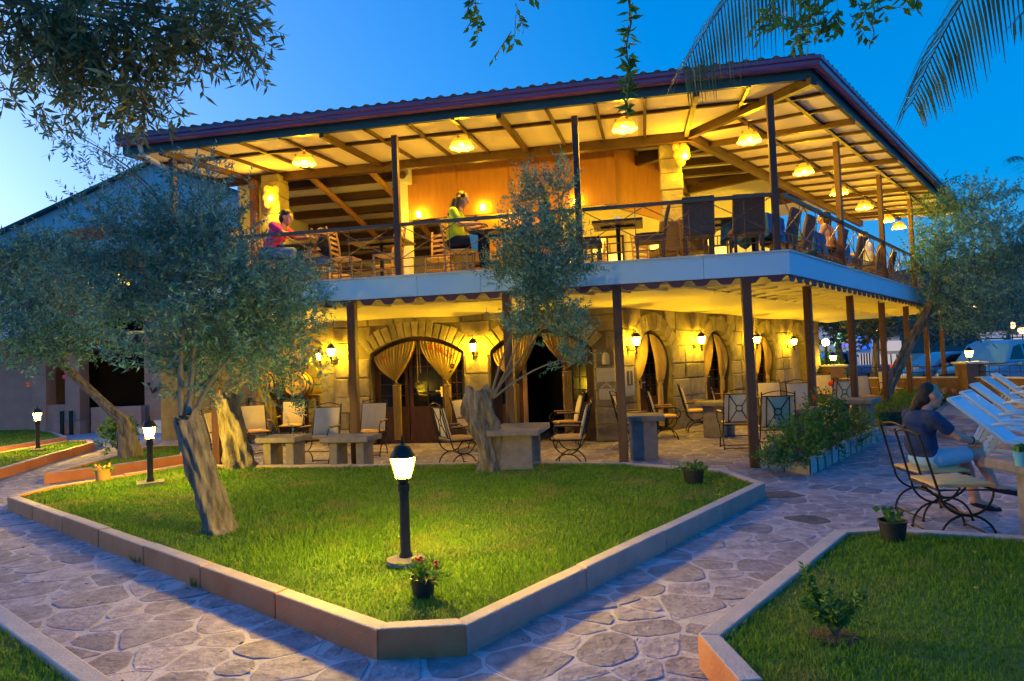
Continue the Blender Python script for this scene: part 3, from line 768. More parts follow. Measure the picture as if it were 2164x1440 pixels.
# soffit panels, battens, rafters
P0 = cor(-.3, -.3-DR); P1 = cor(2.4, 2.4-DR); HD = (P1-P0); hipn = Vector((-HD.y, HD.x)).normalized()
if (B('F', 5, 0)-P0).xy.dot(hipn) < 0: hipn = -hipn
def soffit(fr, lines_a, lines_b, db):
    sg = 1 if fr == 'F' else -1
    for i in range(len(lines_a)-1):
        for j in range(len(lines_b)-1):
            q = [B(fr, lines_a[i], lines_b[j]-db), B(fr, lines_a[i+1], lines_b[j]-db), B(fr, lines_a[i+1], lines_b[j+1]-db), B(fr, lines_a[i], lines_b[j+1]-db)]
            pl = clip(ccw([tuple(v.xy) for v in q]), P0.xy, hipn*sg)
            if len(pl) < 3 or abs(area2(pl)) < .01: continue
            def zz(x, y): 
                v = Vector((x, y, 0))-C0; bb = v.dot(NF) if fr == 'F' else v.dot(NS)+db
                return soff(bb)
            m = len(pl); vs = [(x, y, zz(x, y)+.004) for x, y in pl]+[(x, y, zz(x, y)+.03) for x, y in pl]
            MB().add(vs, [tuple(range(m-1, -1, -1)), tuple(range(m, 2*m))]+[(a, (a+1) % m, m+(a+1) % m, m+a) for a in range(m)]).build('soffit_panel', 'soffit', rf, world=bld)
    def seg(p, q, w_, h, name, m, dz):
        a, b_ = Vector(p), Vector(q); da = (a-P0).xy.dot(hipn)*sg; dbb = (b_-P0).xy.dot(hipn)*sg
        if da < 0 and dbb < 0: return
        if da < 0: a = b_+(a-b_)*(dbb/(dbb-da))
        if dbb < 0: b_ = a+(b_-a)*(da/(da-dbb))
        MB().bar(a+Vector((0, 0, dz)), b_+Vector((0, 0, dz)), w_, h).build(name, m, rf, world=bld)
    for i, a in enumerate(lines_a[:-1]):
        big = (i % 4 == 1) if fr == 'F' else (i % 4 == 0)
        seg(B(fr, a, lines_b[0]-db, soff(lines_b[0])), B(fr, a, lines_b[-1]-db, soff(lines_b[-1])), 0.075 if big else .05, .10 if big else .05, 'rafter' if big else 'batten', 'batten', -.051 if big else -.026)
    for b_ in lines_b[1:-1]:
        seg(B(fr, lines_a[0], b_-db, soff(b_)), B(fr, lines_a[-1], b_-db, soff(b_)), .06, .05, 'batten', 'batten', -.027)
    b_ = lines_b[-1]
    seg(B(fr, lines_a[0], b_-db, soff(b_)), B(fr, lines_a[-1], b_-db, soff(b_)), .12, .17, 'beam', 'wood_dark', -.09)
soffit('F', [10.2, 9.5]+[8.76-.742*k for k in range(0, 16)], [-.25, .62, 2.35], 0)
soffit('S', [3.43-.8125*k for k in range(5, 0, -1)]+[3.43+.8125*k for k in range(0, 14)], [-.25, .27, 1.25, 2.35], DR)
MB().bar(P0+Vector((0, 0, soff(-.3)-.07)), P1+Vector((0, 0, soff(2.4)-.07)), .11, .13).build('hip_rafter', 'wood_dark', rf, world=bld)
# stone columns carrying the inner beams
def stone_col(p, w_, z0, z1, rot):
    col = MB().box(-w_/2+.01, w_/2-.01, -w_/2+.01, w_/2-.01, 0, z1-z0).build('stone_column', 'stone_mortar', bld)
    col.location = p-C0+Vector((0, 0, z0)); col.rotation_euler = (0, 0, rot); z = 0; k = 0
    while z < z1-z0-.05:
        h = min(random.uniform(.27, .4), z1-z0-z); d = random.uniform(-.01, .012)
        o = MB().box(-w_/2-d, w_/2+d, -w_/2-d, w_/2+d, z+.005, z+h-.005).build('stone', 'stone', col); bevel(o, .02, 2); z += h
pc = cor(2.72, 2.72-DR+.1); stone_col(pc, .40, FZ, 5.75, ROTF)
pl_ = B('F', 8.85, 2.3); stone_col(pl_, .40, FZ, 5.7, ROTF)
post('F', 9.2, 2.1, .14, FZ, 5.6, 'inner_post')
# hall behind the terrace: ceiling with dark beams, header of wood panels, back wall
def hall():
    A = [B('F', 10.1, 2.3), cor(2.3, 2.3-DR), B('S', 13.5, 2.3-DR), B('S', 13.5, 9.5), B('F', 10.1, 10.5)]
    pl = ccw([tuple(v.xy) for v in A]); MB().prism(pl, 6.28, 6.34).build('hall_ceiling', 'plaster', rf, world=bld)
    for k in range(11):
        b_ = 3.2+.72*k; zz_ = 6.12-.17*k
        MB().bar(B('F', 10.05, b_, zz_), B('F', 6.62, b_, zz_), .17, .16).build('ceiling_beam', 'wood_dark', rf, world=bld)
    q = [B('F', 10.1, 2.9, 6.28), B('F', 6.6, 2.9, 6.28), B('F', 6.6, 11.2, 4.32), B('F', 10.1, 11.2, 4.32)]
    MB().hexa(q+[v+Vector((0, 0, .05)) for v in q]).build('sloping_ceiling', 'plaster', rf, world=bld)
    MB().bbox('F', 10.15, 10.1, 3.0, 11.2, FZ, 6.28).bbox('F', 10.1, 6.5, 11.1, 11.2, FZ, 5).build('hall_left_wall', 'plaster', bld, world=bld)
    for a in (8.6, 7.2):
        pts_ = [B('F', a-.10*k*(1-k/14), 3.0+.72*k, 6.02-.17*k-.10*math.sin(k*.3)) for k in range(12)]
        MB().tube(pts_, .07, 6).build('curved_rib', 'wood_light', rf, True, bld)
    for k in range(9):
        b_ = 3.1+.92*k; p, q = B('F', 10.0, b_, 6.19), B('F', -6.5, b_, 6.19)
        # stop at the side beam
        def dd(v): return (v-C0).dot(NS)-(2.45-DR)
        if dd(q) < 0: q = p+(q-p)*(dd(p)/(dd(p)-dd(q)))
        p = B('F', 6.55, b_, 6.19); MB().bar(p, q, .16, .17).build('ceiling_beam', 'wood_dark', rf, world=bld)
    for a in (1.2,): MB().bar(B('F', a, 2.45, 6.02), B('F', a-1.2, 9.5, 6.02), .12, .2).build('ceiling_rib', 'batten', rf, world=bld)
    for a in (3.4, 6.7, 10): MB().bar(B('S', a, 2.45-DR, 6.02), B('S', a, 8.5, 6.02), .12, .2).build('ceiling_rib', 'batten', rf, world=bld)
    cuts = [6.42, 5.3, 4.18, 3.06, 1.95]
    for i in range(4): MB().bbox('F', cuts[i]-.004, cuts[i+1]+.004, BW, BW+.06, 4.86, 6.27).build('wood_panel', 'wood_panel', bld, world=bld)
    cuts = [2.1, 3.3, 4.5]
    for i in range(2): MB().bbox('S', cuts[i]+.004, cuts[i+1]-.004, BW+.1, BW+.16, 4.86, 6.27).build('wood_panel', 'wood_panel', bld, world=bld)
    MB().bbox('F', 6.6, 6.42, BW-.02, BW+.3, FZ, 6.27).build('wall_pier', 'plaster', bld, world=bld)
    MB().bbox('F', 10, -2.0, 8.2, 8.3, FZ, 6.28).build('hall_back_wall', 'plaster', bld, world=bld)
    MB().bbox('S', 2, 13, 7.2, 7.3, FZ, 6.28).build('hall_side_wall', 'wood_panel', bld, world=bld)
    MB().bbox('F', 10, 6.5, BW, 8.2, FZ-.0, FZ+.004).build('hall_floor', 'wood_light', bld, world=bld)
    MB().bbox('F', 5.6, 2.6, 7.6, 8.15, FZ, FZ+1.05).build('bar_counter', 'wood_light', bld, world=bld)
    for a in (5.7, 4.3, 2.9, 1.4, .2):
        wn = MB().bbox('F', a-.05, a-.95, 8.14, 8.199, FZ+.95, FZ+1.9).build('hall_window', 'wood_dark', bld, world=bld)
        for i in range(2):
            for j in range(2): MB().bbox('F', a-.11-.42*i, a-.47-.42*i, 8.12, 8.139, FZ+1.01+.44*j, FZ+1.39+.44*j).build('pane', 'window_lit' if (i+j) % 2 else 'plaster', wn, world=bld)
    for z in (1.3, 1.65, 2.0): MB().bbox('F', 6.4, 5.8, 7.95, 8.19, FZ+z, FZ+z+.03).build('shelf', 'wood_dark', bld, world=bld)
    MB().bbox('F', 6.4, -2, 8.15, 8.198, FZ, FZ+.85).build('wainscot', 'wood_panel', bld, world=bld)
    sp = MB().bbox('F', 6.55, 6.3, BW-.28, BW-.03, 5.62, 5.98).build('wall_speaker', 'stucco_white', bld, world=bld)
    MB().lathe([(.085, 0), (.085, .02), (.06, .01), (1e-5, .005)], 14, (0, 0, 0)).build('speaker_cone', 'rail_metal', sp)
    c = sp.children[0]; c.location = B('F', 6.425, BW-.28, 5.77)-C0; c.rotation_euler = (math.pi/2, 0, ROTF)
hall()
# downpipe at the left corner of the roof
MB().tube([B('F', 9.85, -.32, 5.66), B('F', 9.85, -.25, 5.5), B('F', 9.6, .1, 5.3), B('F', 9.55, .12, 5.2), B('F', 9.55, .12, FZ)], .045, 10).build('downpipe', 'metal_sheet', bld, True, bld)
# ================================================================== lamps
def lantern_head(root, z, s, glow, cap='black_paint'):
    """square lantern, wider at the top, with a domed cap and a finial; z = foot of the head"""
    b, t, h = .062*s, .105*s, .20*s
    MB().lathe([(.03*s, 0), (.05*s, .015*s), (.055*s, .04*s), (.085*s, .055*s), (.085*s, .065*s)], 12, (0, 0, z)).build('lantern_cup', cap, root, True)
    z0 = z+.066*s; p0 = [(-b, -b), (b, -b), (b, b), (-b, b)]; p1 = [(-t, -t), (t, -t), (t, t), (-t, t)]
    for i in range(4):
        j = (i+1) % 4; k = .93
        q = [(p0[i][0]*k, p0[i][1]*k, z0), (p0[j][0]*k, p0[j][1]*k, z0), (p1[j][0]*k, p1[j][1]*k, z0+h), (p1[i][0]*k, p1[i][1]*k, z0+h)]
        MB().add(q, [(0, 1, 2, 3)]).build('glass_pane', glow, root)
    fr = MB()
    for i in range(4): fr.bar((p0[i][0], p0[i][1], z0), (p1[i][0], p1[i][1], z0+h), .012*s, .012*s)
    fr.build('lantern_frame', cap, root)
    zt = z0+h
    MB().lathe([(t*1.26, 0), (t*1.28, .012*s), (t*1.1, .04*s), (t*1.0, .06*s), (t*.95, .075*s), (t*.72, .115*s), (t*.3, .135*s), (.012*s, .14*s)], 12, (0, 0, zt)).build('lantern_cap', cap, root, True)
    MB().lathe([(.012*s, 0), (.02*s, .02*s), (.008*s, .035*s), (.016*s, .055*s), (.006*s, .075*s), (1e-5, .10*s)], 8, (0, 0, zt+.138*s)).build('finial', cap, root, True)
def garden_lantern(loc, label, hpole=.59, base=None):
    r = thing('garden_lantern', label, 'lantern', loc, random.uniform(.3, .6), 'lanterns on the lawns')
    if base == 'slab': MB().box(-.17, .17, -.17, .17, -.02, .02).build('base_slab', 'concrete', r)
    else: MB().lathe([(.15, -.01), (.15, .02), (.10, .03), (.06, .035)], 14).build('base_slab', 'concrete', r)
    MB().lathe([(.052, .02), (.052, .05), (.04, .07), (.038, hpole-.06), (.047, hpole-.055), (.047, hpole), (.03, hpole+.01)], 14).build('post', 'black_paint', r, True)
    lantern_head(r, hpole, .76, 'glow_garden'); return r
lg = .17
gl1 = garden_lantern(g(858, 1186, lg), 'black garden lantern in the middle of the large lawn')
garden_lantern(g(318, 1021, lg), 'black garden lantern on a square slab at the left of the large lawn', .58, 'slab')
garden_lantern(g(80, 951, lg), 'black garden lantern nearest the terracotta house', .60)
# wall lanterns
def wall_lantern(p, out, label):
    r = thing('wall_lantern', label, 'lantern', p, 0, 'lanterns on the stone walls'); o = Vector((out.x, out.y, 0))
    MB().lathe([(.05, -.06), (.05, .06)], 10).build('wall_plate', 'iron', r)
    r.children[0].location = -o*.2; 
    MB().tube([-o*.19+Vector((0, 0, -.03)), -o*.12+Vector((0, 0, -.06)), -o*.04+Vector((0, 0, -.05)), Vector((0, 0, -.005))], .011, 6).build('bracket', 'iron', r, True)
    MB().lathe([(.012, -.13), (.02, -.10), (.012, -.05), (.022, -.01), (.03, .002)], 8).build('stem', 'iron', r, True)
    lantern_head(r, 0, .78, 'glow', 'iron'); return r
of = -NF; os_ = -NS
for (px, py, lab) in ((1000, 748, 'iron wall lantern between the two front doors'), (700, 758, 'iron wall lantern at the corner beside the barrel recess')):
    a, z, P = onF(px, py, BW-.24); wall_lantern(P, of, lab)
a, z, P = onF(677, 766, BW+.75); wall_lantern(P, FD, 'iron wall lantern inside the barrel recess')
for (px, py, lab) in ((1345, 735, 'iron wall lantern beside the first arched side door'), (1483, 731, 'iron wall lantern beside the second arched side door'),
                      (1600, 729, 'iron wall lantern beside the third arched side door'), (1678, 732, 'iron wall lantern in front of the blind arch')):
    a, z, P = onS(px, py, BW-.24); wall_lantern(P, os_, lab)
# pendant lamps under the terrace roof
def pendant(p, label, zs, power=46):
    r = thing('pendant_lamp', label, 'lamp', p, random.uniform(0, 6), 'scalloped glass lamps under the terrace roof')
    n = 32
    MB().tube([(0, 0, .15), (0, 0, zs)], .008, 6).build('rod', 'iron', r)
    up = MB(); up.lathe([(.03, .17), (.07, .165), (.12, .13), (.155, .08), (.175, .03)], n)
    up.f = [f for f in up.f if len(f) == 4]
    up.build('shade', 'shade_glass', r, True)
    lo = MB(); lo.lathe([(.176, .028), (.19, -.005), (.20, -.04)], n)
    lo.f = [f for f in lo.f if len(f) == 4]
    for i in range(2*n, 3*n):
        v = lo.v[i]; a = 2*math.pi*(i-2*n)/n; lo.v[i] = (v[0], v[1], v[2]+.022*(1-abs(math.sin(a*4))))
    lo.build('scalloped_rim', 'shade_fringe', r, True)
    for k in range(4): a = k*1.57+.5; MB().ball((.135*math.cos(a), .135*math.sin(a), .115), .028, 8).build('flower_inlay', 'shade_flower', r, True)
    MB().ball((0, 0, .03), .038, 10).build('bulb', 'bulb', r, True)
    lamp_light('lamp_light', (0, 0, -.075), power, r, YEL, .06); return r
PEN = [('F', 7.3, .62, 'scalloped glass pendant lamp above the person in pink'), ('F', 4.4, .62, 'scalloped glass pendant lamp above the woman in lime green'),
       ('F', 1.67, .55, 'scalloped glass pendant lamp nearest the hanging leafy shoot')]
for fr, a, b, lab in PEN: pendant(B(fr, a, b, 5.38), lab, soff(b)-5.38)
SL = ['scalloped glass pendant lamp left of the corner terrace post', 'second scalloped pendant lamp along the side terrace from the corner', 'third scalloped pendant lamp along the side terrace from the corner',
      'fourth scalloped pendant lamp along the side terrace from the corner', 'fifth scalloped pendant lamp along the side terrace from the corner', 'sixth and farthest scalloped pendant lamp along the side terrace']
for a, lab in zip((1.75, 4.65, 7.2, 9.5, 12.0, 13.6), SL): pendant(B('S', a, .5, 5.36), lab, soff(.5+DR)-5.36, 48)
# small lamps on the columns and the wood header
def sconce(p, label, r_=.05):
    r = thing('wall_sconce', label, 'lamp', p, 0, 'small lamps inside the upper hall')
    MB().lathe([(.02, -.1), (.028, -.08), (.012, -.05)], 8).build('bracket', 'brass', r, True)
    MB().lathe([(.03, -.05), (r_, 0), (r_*.9, .05), (.03, .08)], 12).build('glass_shade', 'glow_small', r, True)
for px, py, b, lab in ((1020, 440, BW-.08, 'small wall lamp on the wood panels right of the woman in lime'), (1217, 428, BW-.08, 'small wall lamp on the wood panels behind the terrace post'), (885, 455, BW-.15, 'small wall lamp below the white speaker')):
    a, z, P = onF(px, py, b); sconce(P, lab)
for px, py, b, lab in ((1440, 475, 6.6, 'small bright lamp deep in the hall right of the stone column'), (1422, 481, 6.6, 'small dim lamp deep in the hall beside the stone column')):
    a, z, P = onF(px, py, b); sconce(P, lab)
def cluster(p, label):
    r = thing('shell_lamp', label, 'lamp', p, 0)
    sh = MB()
    for k in range(9):
        a = k*.7; sh.ball((.09*math.cos(a), .09*math.sin(a), .16*math.sin(k*1.9)), .075, 8, (1, 1, 1.3))
    sh.build('shade', 'shade_glass', r, True); MB().ball((.03, -.12, -.06), .045, 10).build('bulb', 'glow_small', r, True)
    lamp_light('lamp_light', (0.05, -.2, -.16), 10, r); return r
cluster(pc+Vector((.16, -.24, 5.42)), 'glass shell lamp on the stone column at the terrace corner')
cluster(pl_+Vector((.02, -.30, 5.2)), 'glass shell lamp on the stone column at the left of the terrace')
lamp_light('hall_light', B('F', 7.5, 6.0, 5.6), 45); lamp_light('hall_light', B('F', 4.0, 6.2, 5.6), 38); lamp_light('hall_light', B('S', 7.0, 5.4, 5.6), 45)
for o in bpy.data.objects:
    if o.name.startswith('hall_light'): o.parent = bld; o.location = o.location-C0
# ================================================================== furniture
def rect_cushion(mb, x0, x1, y0, y1, z0, z1, puff=.012):
    N = 6; vs = []; fs = []
    for s, zz in ((-1, z0), (1, z1)):
        for i in range(N+1):
            for j in range(N+1):
                u, v = i/N, j/N; e = (1-(2*u-1)**4)*(1-(2*v-1)**4); inset = .012*(1-e)
                vs.append((x0+(x1-x0)*u+(inset if u < .5 else -inset)*(u in (0, 1)), y0+(y1-y0)*v, (z0+z1)/2+s*((z1-z0)/2*(.45+.55*e)+puff*e)))
    n = N+1; k = n*n
    for i in range(N):
        for j in range(N):
            a = i*n+j; fs += [(a, a+1, a+n+1, a+n), (k+a, k+a+n, k+a+n+1, k+a+1)]
    for i in range(N):
        fs += [(i*n, (i+1)*n, k+(i+1)*n, k+i*n), ((i+1)*n+N, i*n+N, k+i*n+N, k+(i+1)*n+N), (i+1, i, k+i, k+i+1), (N*n+i, N*n+i+1, k+N*n+i+1, k+N*n+i)]
    return mb.add(vs, fs)
def iron_chair():                # faces +Y
    r = thing('iron_armchair', '', 'chair'); R = .0105
    for s in (-1, 1):
        x = s*.27; f = MB(); rr = .215; zc = .235
        f.tube(arc((x, 0, .435), rr, math.pi, 2*math.pi, 14, (0, 1, 0), (0, 0, 1)), R, 6)
        f.tube(arc((x, 0, .0), rr+.01, 0, math.pi, 14, (0, 1, 0), (0, 0, 1)), R, 6)
        f.ball((x, rr+.01, .012), .016, 8).ball((x, -rr-.01, .012), .016, 8)
        f.build('leg_frame', 'iron', r, True)
        a = MB().tube([(x, .22, .43), (x*1.06, .27, .46), (x*1.10, .29, .54), (x*1.1, .25, .62), (x*1.08, .16, .655), (x*1.05, -.05, .655), (x, -.24, .64)], R*.9, 6)
        a.tube(arc((x*1.08, .23, .47), .028, 0, 2*math.pi, 10, (0, 1, 0), (0, 0, 1)), .006, 5); arm = a.build('arm', 'iron', r, True)
        MB().box(x*1.07-.024, x*1.07+.024, -.2, .19, .662, .682).build('arm_pad', 'wood_arm', arm); bevel(arm.children[0], .008, 2)
    MB().tube([(-.27, 0, .222), (.27, 0, .222)], R*.9, 6).build('stretcher', 'iron', r)
    for y in (-.222, .222): MB().tube([(-.27, y, .03), (.27, y, .03)], R*.8, 6).build('stretcher', 'iron', r)
    MB().tube([(-.27, .22, .435), (.27, .22, .435), (.27, -.22, .435), (-.27, -.22, .435), (-.27, .22, .435)], R, 6).build('seat_frame', 'iron', r)
    t = math.radians(14); up = Vector((0, -math.sin(t), math.cos(t))); o = Vector((0, -.22, .43))
    bk = MB(); H = .60
    for s in (-1, 1): bk.tube([o+Vector((s*.27, 0, 0)), o+Vector((s*.25, 0, 0))+up*H, o+Vector((s*.25, 0, .0))+up*(H+.04)], R, 6)
    bk.tube([o+Vector((-.25, 0, 0))+up*(H-.03), o+Vector((.25, 0, 0))+up*(H-.03)], R*.8, 6)
    bk.tube([o+Vector((-.25+.5*k/10, 0, 0))+up*(H+.0+.055*math.sin(math.pi*k/10)) for k in range(11)], R*.8, 6)
    bk.tube([o+Vector((-.26, 0, 0))+up*.06, o+Vector((.26, 0, 0))+up*.06], R*.8, 6)
    cxx = o+up*.31
    for s in (-1, 1):
        for q in (-1, 1): bk.tube([cxx+Vector((s*.045, 0, 0))+up*(q*.045), o+Vector((s*.17, 0, 0))+up*(.31+q*.25)], R*.8, 6)
        bk.tube([o+Vector((s*.18, 0, 0))+up*.06, o+Vector((s*.17, 0, 0))+up*(H-.03)], R*.8, 6)
    bk.tube([cxx+Vector((math.cos(a)*.055, 0, 0))+up*(math.sin(a)*.055) for a in [2*math.pi*k/14 for k in range(15)]], R*.8, 6)
    bk.build('back_frame', 'iron', r, True)
    c = rect_cushion(MB(), -.25, .25, -.27, .27, -.018, .018).build('back_cushion', 'cushion', r, True)
    c.location = o+up*.295+Vector((0, .035, 0)); c.rotation_euler = (math.pi/2+t, 0, 0)
    rect_cushion(MB(), -.25, .25, -.23, .25, .445, .49).build('seat_cushion', 'seat_pad', r, True)
    return r
def put(proto, state, loc, rz, label, group, name=None):
    o = proto if not state.get(proto.name) else copytree(proto); state[proto.name] = True
    o.location = loc; o.rotation_euler = (0, 0, rz); tag(o, label, None, group); return o
ST = {}
ch0 = iron_chair()
def iron(px, py, head, label):
    p = g(px, py, .46); p.z = 0.0; return put(ch0, ST, p, -math.radians(head), label, 'wrought iron armchairs with cushions')
iron(540, 912, 150, 'cream cushioned iron armchair half behind the split olive trunk')
iron(482, 932, 85, 'iron armchair beside the split olive trunk at the left post')
iron(617, 899, 172, 'cream cushioned iron armchair in front of the barrel')
iron(676, 926, 192, 'cream cushioned iron armchair between the two left stone tables')
iron(781, 912, 188, 'cream cushioned iron armchair left of the BEACH curtain door')
iron(966, 926, 62, 'iron armchair left of the olive stump, lattice back to the lawn')
iron(1000, 902, 108, 'cream cushioned iron armchair behind the olive stump')
iron(1203, 924, -78, 'iron armchair facing the table of the open door, back to the wall')
iron(1195, 893, -92, 'iron armchair deepest beside the open doorway')
iron(1338, 892, 84, 'iron armchair at the small table, half behind the post')
iron(1404, 880, 95, 'iron armchair between the small table and the first side door')
iron(1472, 868, 100, 'cream backed iron armchair right of the first side door')
iron(1527, 848, 105, 'cream backed iron armchair in front of the second side door')
iron(1557, 893, 8, 'iron armchair with crossed lattice back left of the corner post')
iron(1638, 903, 10, 'iron armchair with crossed lattice back right of the corner post')
iron(1585, 832, 115, 'cream backed iron armchair beyond the second side door')
iron(1632, 858, 190, 'cream backed iron armchair half behind the corner post')
iron(1660, 812, 118, 'small looking iron armchair by the third side door')
iron(1700, 862, 182, 'cream backed iron armchair behind the red roses')
iron(1690, 822, 170, 'iron armchair far in the side arcade before the blind arch')
iron(1776, 852, 6, 'iron armchair with crossed lattice back beside the second side post')
iron(1748, 832, 184, 'cream backed iron armchair carrying a red bag in the arcade')
iron(1826, 838, 186, 'cream backed iron armchair left of the leaning olive trunk')
iron(1884, 822, 188, 'cream backed iron armchair right of the leaning olive trunk')
iron(1938, 806, 185, 'farthest cream backed iron armchair at the end of the arcade')
ca = iron(2008, 1018, 98, 'empty iron chair with tan seat nearest the right lawn')
mc_loc = g(1962, 990, .46); mc_loc.z = 0
cb_ = iron(1965, 990, 94, 'iron chair the man in the navy shirt sits on')
for q in (ca, cb_):
    for ch in list(q.children):
        if ch.name.startswith(('back_cushion', 'arm')):
            for k in list(ch.children): bpy.data.objects.remove(k)
            bpy.data.objects.remove(ch)
    for ch in list(q.children):
        if ch.name.startswith('back_frame'):
            bpy.data.objects.remove(ch); t_ = math.radians(14); up_ = Vector((0, -math.sin(t_), math.cos(t_))); o_ = Vector((0, -.22, .43)); m_ = MB()
            for sgn in (-1, 1): m_.tube([o_+Vector((sgn*.27, 0, 0)), o_+Vector((sgn*.25, 0, 0))+up_*.5], .011, 6)
            m_.tube([o_+Vector((-.25+.5*k/10, 0, 0))+up_*(.47+.04*math.sin(math.pi*k/10)) for k in range(11)], .009, 6).build('back_frame', 'iron', q, True)
# stone tables
def stone_table(c, w_, d, rz, label, h=None):
    h = h or c.z
    r = thing('stone_table', label, 'table', (c.x, c.y, 0), rz, 'stone tables on the paving')
    o = MB().box(-w_/2, w_/2, -d/2, d/2, h-.09, h).build('table_top', 'concrete', r); bevel(o, .02, 2)
    for s in (-1, 1):
        if w_ >= d: o = MB().box(s*w_*.28-.07, s*w_*.28+.07, -d*.32, d*.32, 0, h-.09)
        else: o = MB().box(-w_*.32, w_*.32, s*d*.28-.07, s*d*.28+.07, 0, h-.09)
        bevel(o.build('leg', 'concrete', r), .015, 2)
    return r
rzF = ROTF
stone_table(g(600, 921, .62), .72, .6, rzF, 'stone table right of the split olive trunk')
stone_table(g(742, 920, .62), .8, .6, rzF, 'stone table behind the second post from the left')
stone_table(g(1098, 901, .73), .75, 1.15, rzF, 'stone table in front of the open doorway')
stone_table(g(1358, 876, .73), .7, .75, rzF, 'small stone table right of the thin front post')
stone_table(g(1517, 848, .73), .7, .7, ROTS, 'small stone table between the first two side doors')
stone_table(g(1700, 862, .73), .7, .7, ROTS, 'stone table behind the corner flower bed')
stone_table(g(1805, 842, .73), .75, .8, ROTS, 'stone table with folded napkins in the side arcade')
stone_table(g(1610, 830, .73), .7, .7, ROTS, 'stone table before the third side door')
mt = g(2150, 985, .73); stone_table(mt+Vector((.57, .06, 0)), .95, .9, .05, 'stone table beside the man in the navy shirt')
# objects on tables
bp = thing('blue_pot', 'pale blue cup of small plants on the stone table', 'pot', (g(2158, 985, .73).x, g(2158, 985, .73).y, .731))
MB().lathe([(.035, 0), (.05, .11), (.053, .115), (.045, .112), (.03, .01)], 16).build('cup', 'blue_glaze', bp, True)
MB().box(-.045, -.01, -.05, -.02, .11, .15).ball((-.02, 0, .135), .03, 8).ball((.02, .01, .14), .03, 8).build('sprig', 'green_leaf', bp, True)
rb = thing('red_bag', 'dark red bag lying on the chair back in the arcade', 'bag', (g(1765, 812, .8).x, g(1765, 812, .8).y, .73))
MB().ball((0, 0, .09), .16, 12, (1.2, .8, .6)).build('bag_body', 'flower_red', rb, True); MB().tube(arc((0, 0, .15), .09, 0, math.pi, 10, (1, 0, 0), (0, 0, 1)), .01, 6).build('handle', 'iron', rb, True)
# upper terrace furniture --------------------------------------------------------
def ladder_chair():              # faces +Y
    r = thing('ladder_back_chair', '', 'chair'); H = 1.02
    for s in (-1, 1):
        MB().tube([(s*.19, .19, 0), (s*.19, .19, .45)], .02, 8).build('leg', 'wood_light', r)
        MB().tube([(s*.18, -.19, 0), (s*.18, -.19, .45), (s*.18, -.21, .7), (s*.18, -.27, H)], .02, 8).build('leg', 'wood_light', r, True)
        MB().tube([(s*.19, .19, .18), (s*.18, -.19, .18)], .012, 6).build('stretcher', 'wood_light', r)
    MB().tube([(-.19, .19, .25), (.19, .19, .25)], .012, 6).build('stretcher', 'wood_light', r); MB().tube([(-.18, -.19, .28), (.18, -.19, .28)], .012, 6).build('stretcher', 'wood_light', r)
    rect_cushion(MB(), -.21, .21, -.2, .21, .44, .475).build('seat', 'seat_pad', r, True)
    for k in range(5):
        z = .56+.095*k; y = -.195-.075*((z-.45)/.57)**1.5; mb = MB(); n = 8; vs = []
        for i in range(n+1):
            u = i/n; x = -.175+.35*u; yy = y-.03*math.sin(math.pi*u); zz = .02*math.sin(math.pi*u)
            vs += [(x, yy, z-.022+zz), (x, yy-.012, z-.022+zz), (x, yy-.012, z+.022+zz), (x, yy, z+.022+zz)]
        fs = []
        for i in range(n):
            for q in range(4): fs.append((i*4+q, i*4+(q+1) % 4, (i+1)*4+(q+1) % 4, (i+1)*4+q))
        mb.add(vs, fs+[(0, 1, 2, 3), (n*4+3, n*4+2, n*4+1, n*4)]).build('slat', 'wood_light', r, True)
    return r
lc0 = ladder_chair()
def ladder(t, b, head, label): 
    p = B('F', t, b, FZ); return put(lc0, ST, p, -math.radians(head), label, 'ladder back wooden chairs on the upper terrace')
HR = 101.1                        # heading to the right along the front
ladder(4.52, .62, HR, 'ladder back chair the woman in lime green sits on')
ladder(5.75, .55, HR-180, 'ladder back chair left of the second terrace post')
ladder(6.55, .60, HR, 'ladder back chair left of the front dark table')
ladder(5.1, 1.35, 190, 'ladder back chair turned to the rail behind the second terrace post')
ladder(7.25, .75, HR-150, 'ladder back chair right of the child at the rail')
ladder(6.2, 1.7, HR-170, 'ladder back chair behind the front dark table')
ladder(7.85, .42, HR, 'ladder back chair the person in pink sits on')
ladder(3.02, .75, HR-180, 'ladder back chair behind the olive crown facing the woman in lime')
def rattan_chair():
    r = thing('rattan_chair', '', 'chair')
    for s in (-1, 1):
        for y in (-.2, .2): MB().box(s*.2-.02, s*.2+.02, y-.02, y+.02, 0, .42).build('leg', 'rattan', r)
    o = MB().box(-.24, .24, -.24, .24, .36, .46).build('seat', 'rattan', r); bevel(o, .02, 2)
    n = 8; vs = []; fs = []
    for i in range(n+1):
        z = .40+.53*i/n; y = -.22-.10*(i/n)**1.6
        vs += [(-.235, y-.03, z), (.235, y-.03, z), (.235, y+.03, z), (-.235, y+.03, z)]
    for i in range(n):
        for q in range(4): fs.append((i*4+q, i*4+(q+1) % 4, (i+1)*4+(q+1) % 4, (i+1)*4+q))
    bevel(MB().add(vs, fs+[(3, 2, 1, 0), (n*4, n*4+1, n*4+2, n*4+3)]).build('backrest', 'rattan', r), .015, 2)
    rect_cushion(MB(), -.22, .22, -.2, .22, .46, .50).build('seat_cushion', 'trousers', r, True)
    return r
rc0 = rattan_chair()
def rattan(p, head, label): return put(rc0, ST, p, -math.radians(head), label, 'high backed rattan chairs on the upper terrace')
rattan(B('F', .62, .38, FZ), 12, 'rattan chair with its back to the front rail left of the corner')
rattan(B('F', -.10, .48, FZ), 8, 'rattan chair with its back to the front rail nearest the corner post')
rattan(B('F', 1.35, .55, FZ), HR-180, 'dark rattan chair seen from the side, right of the olive crown')
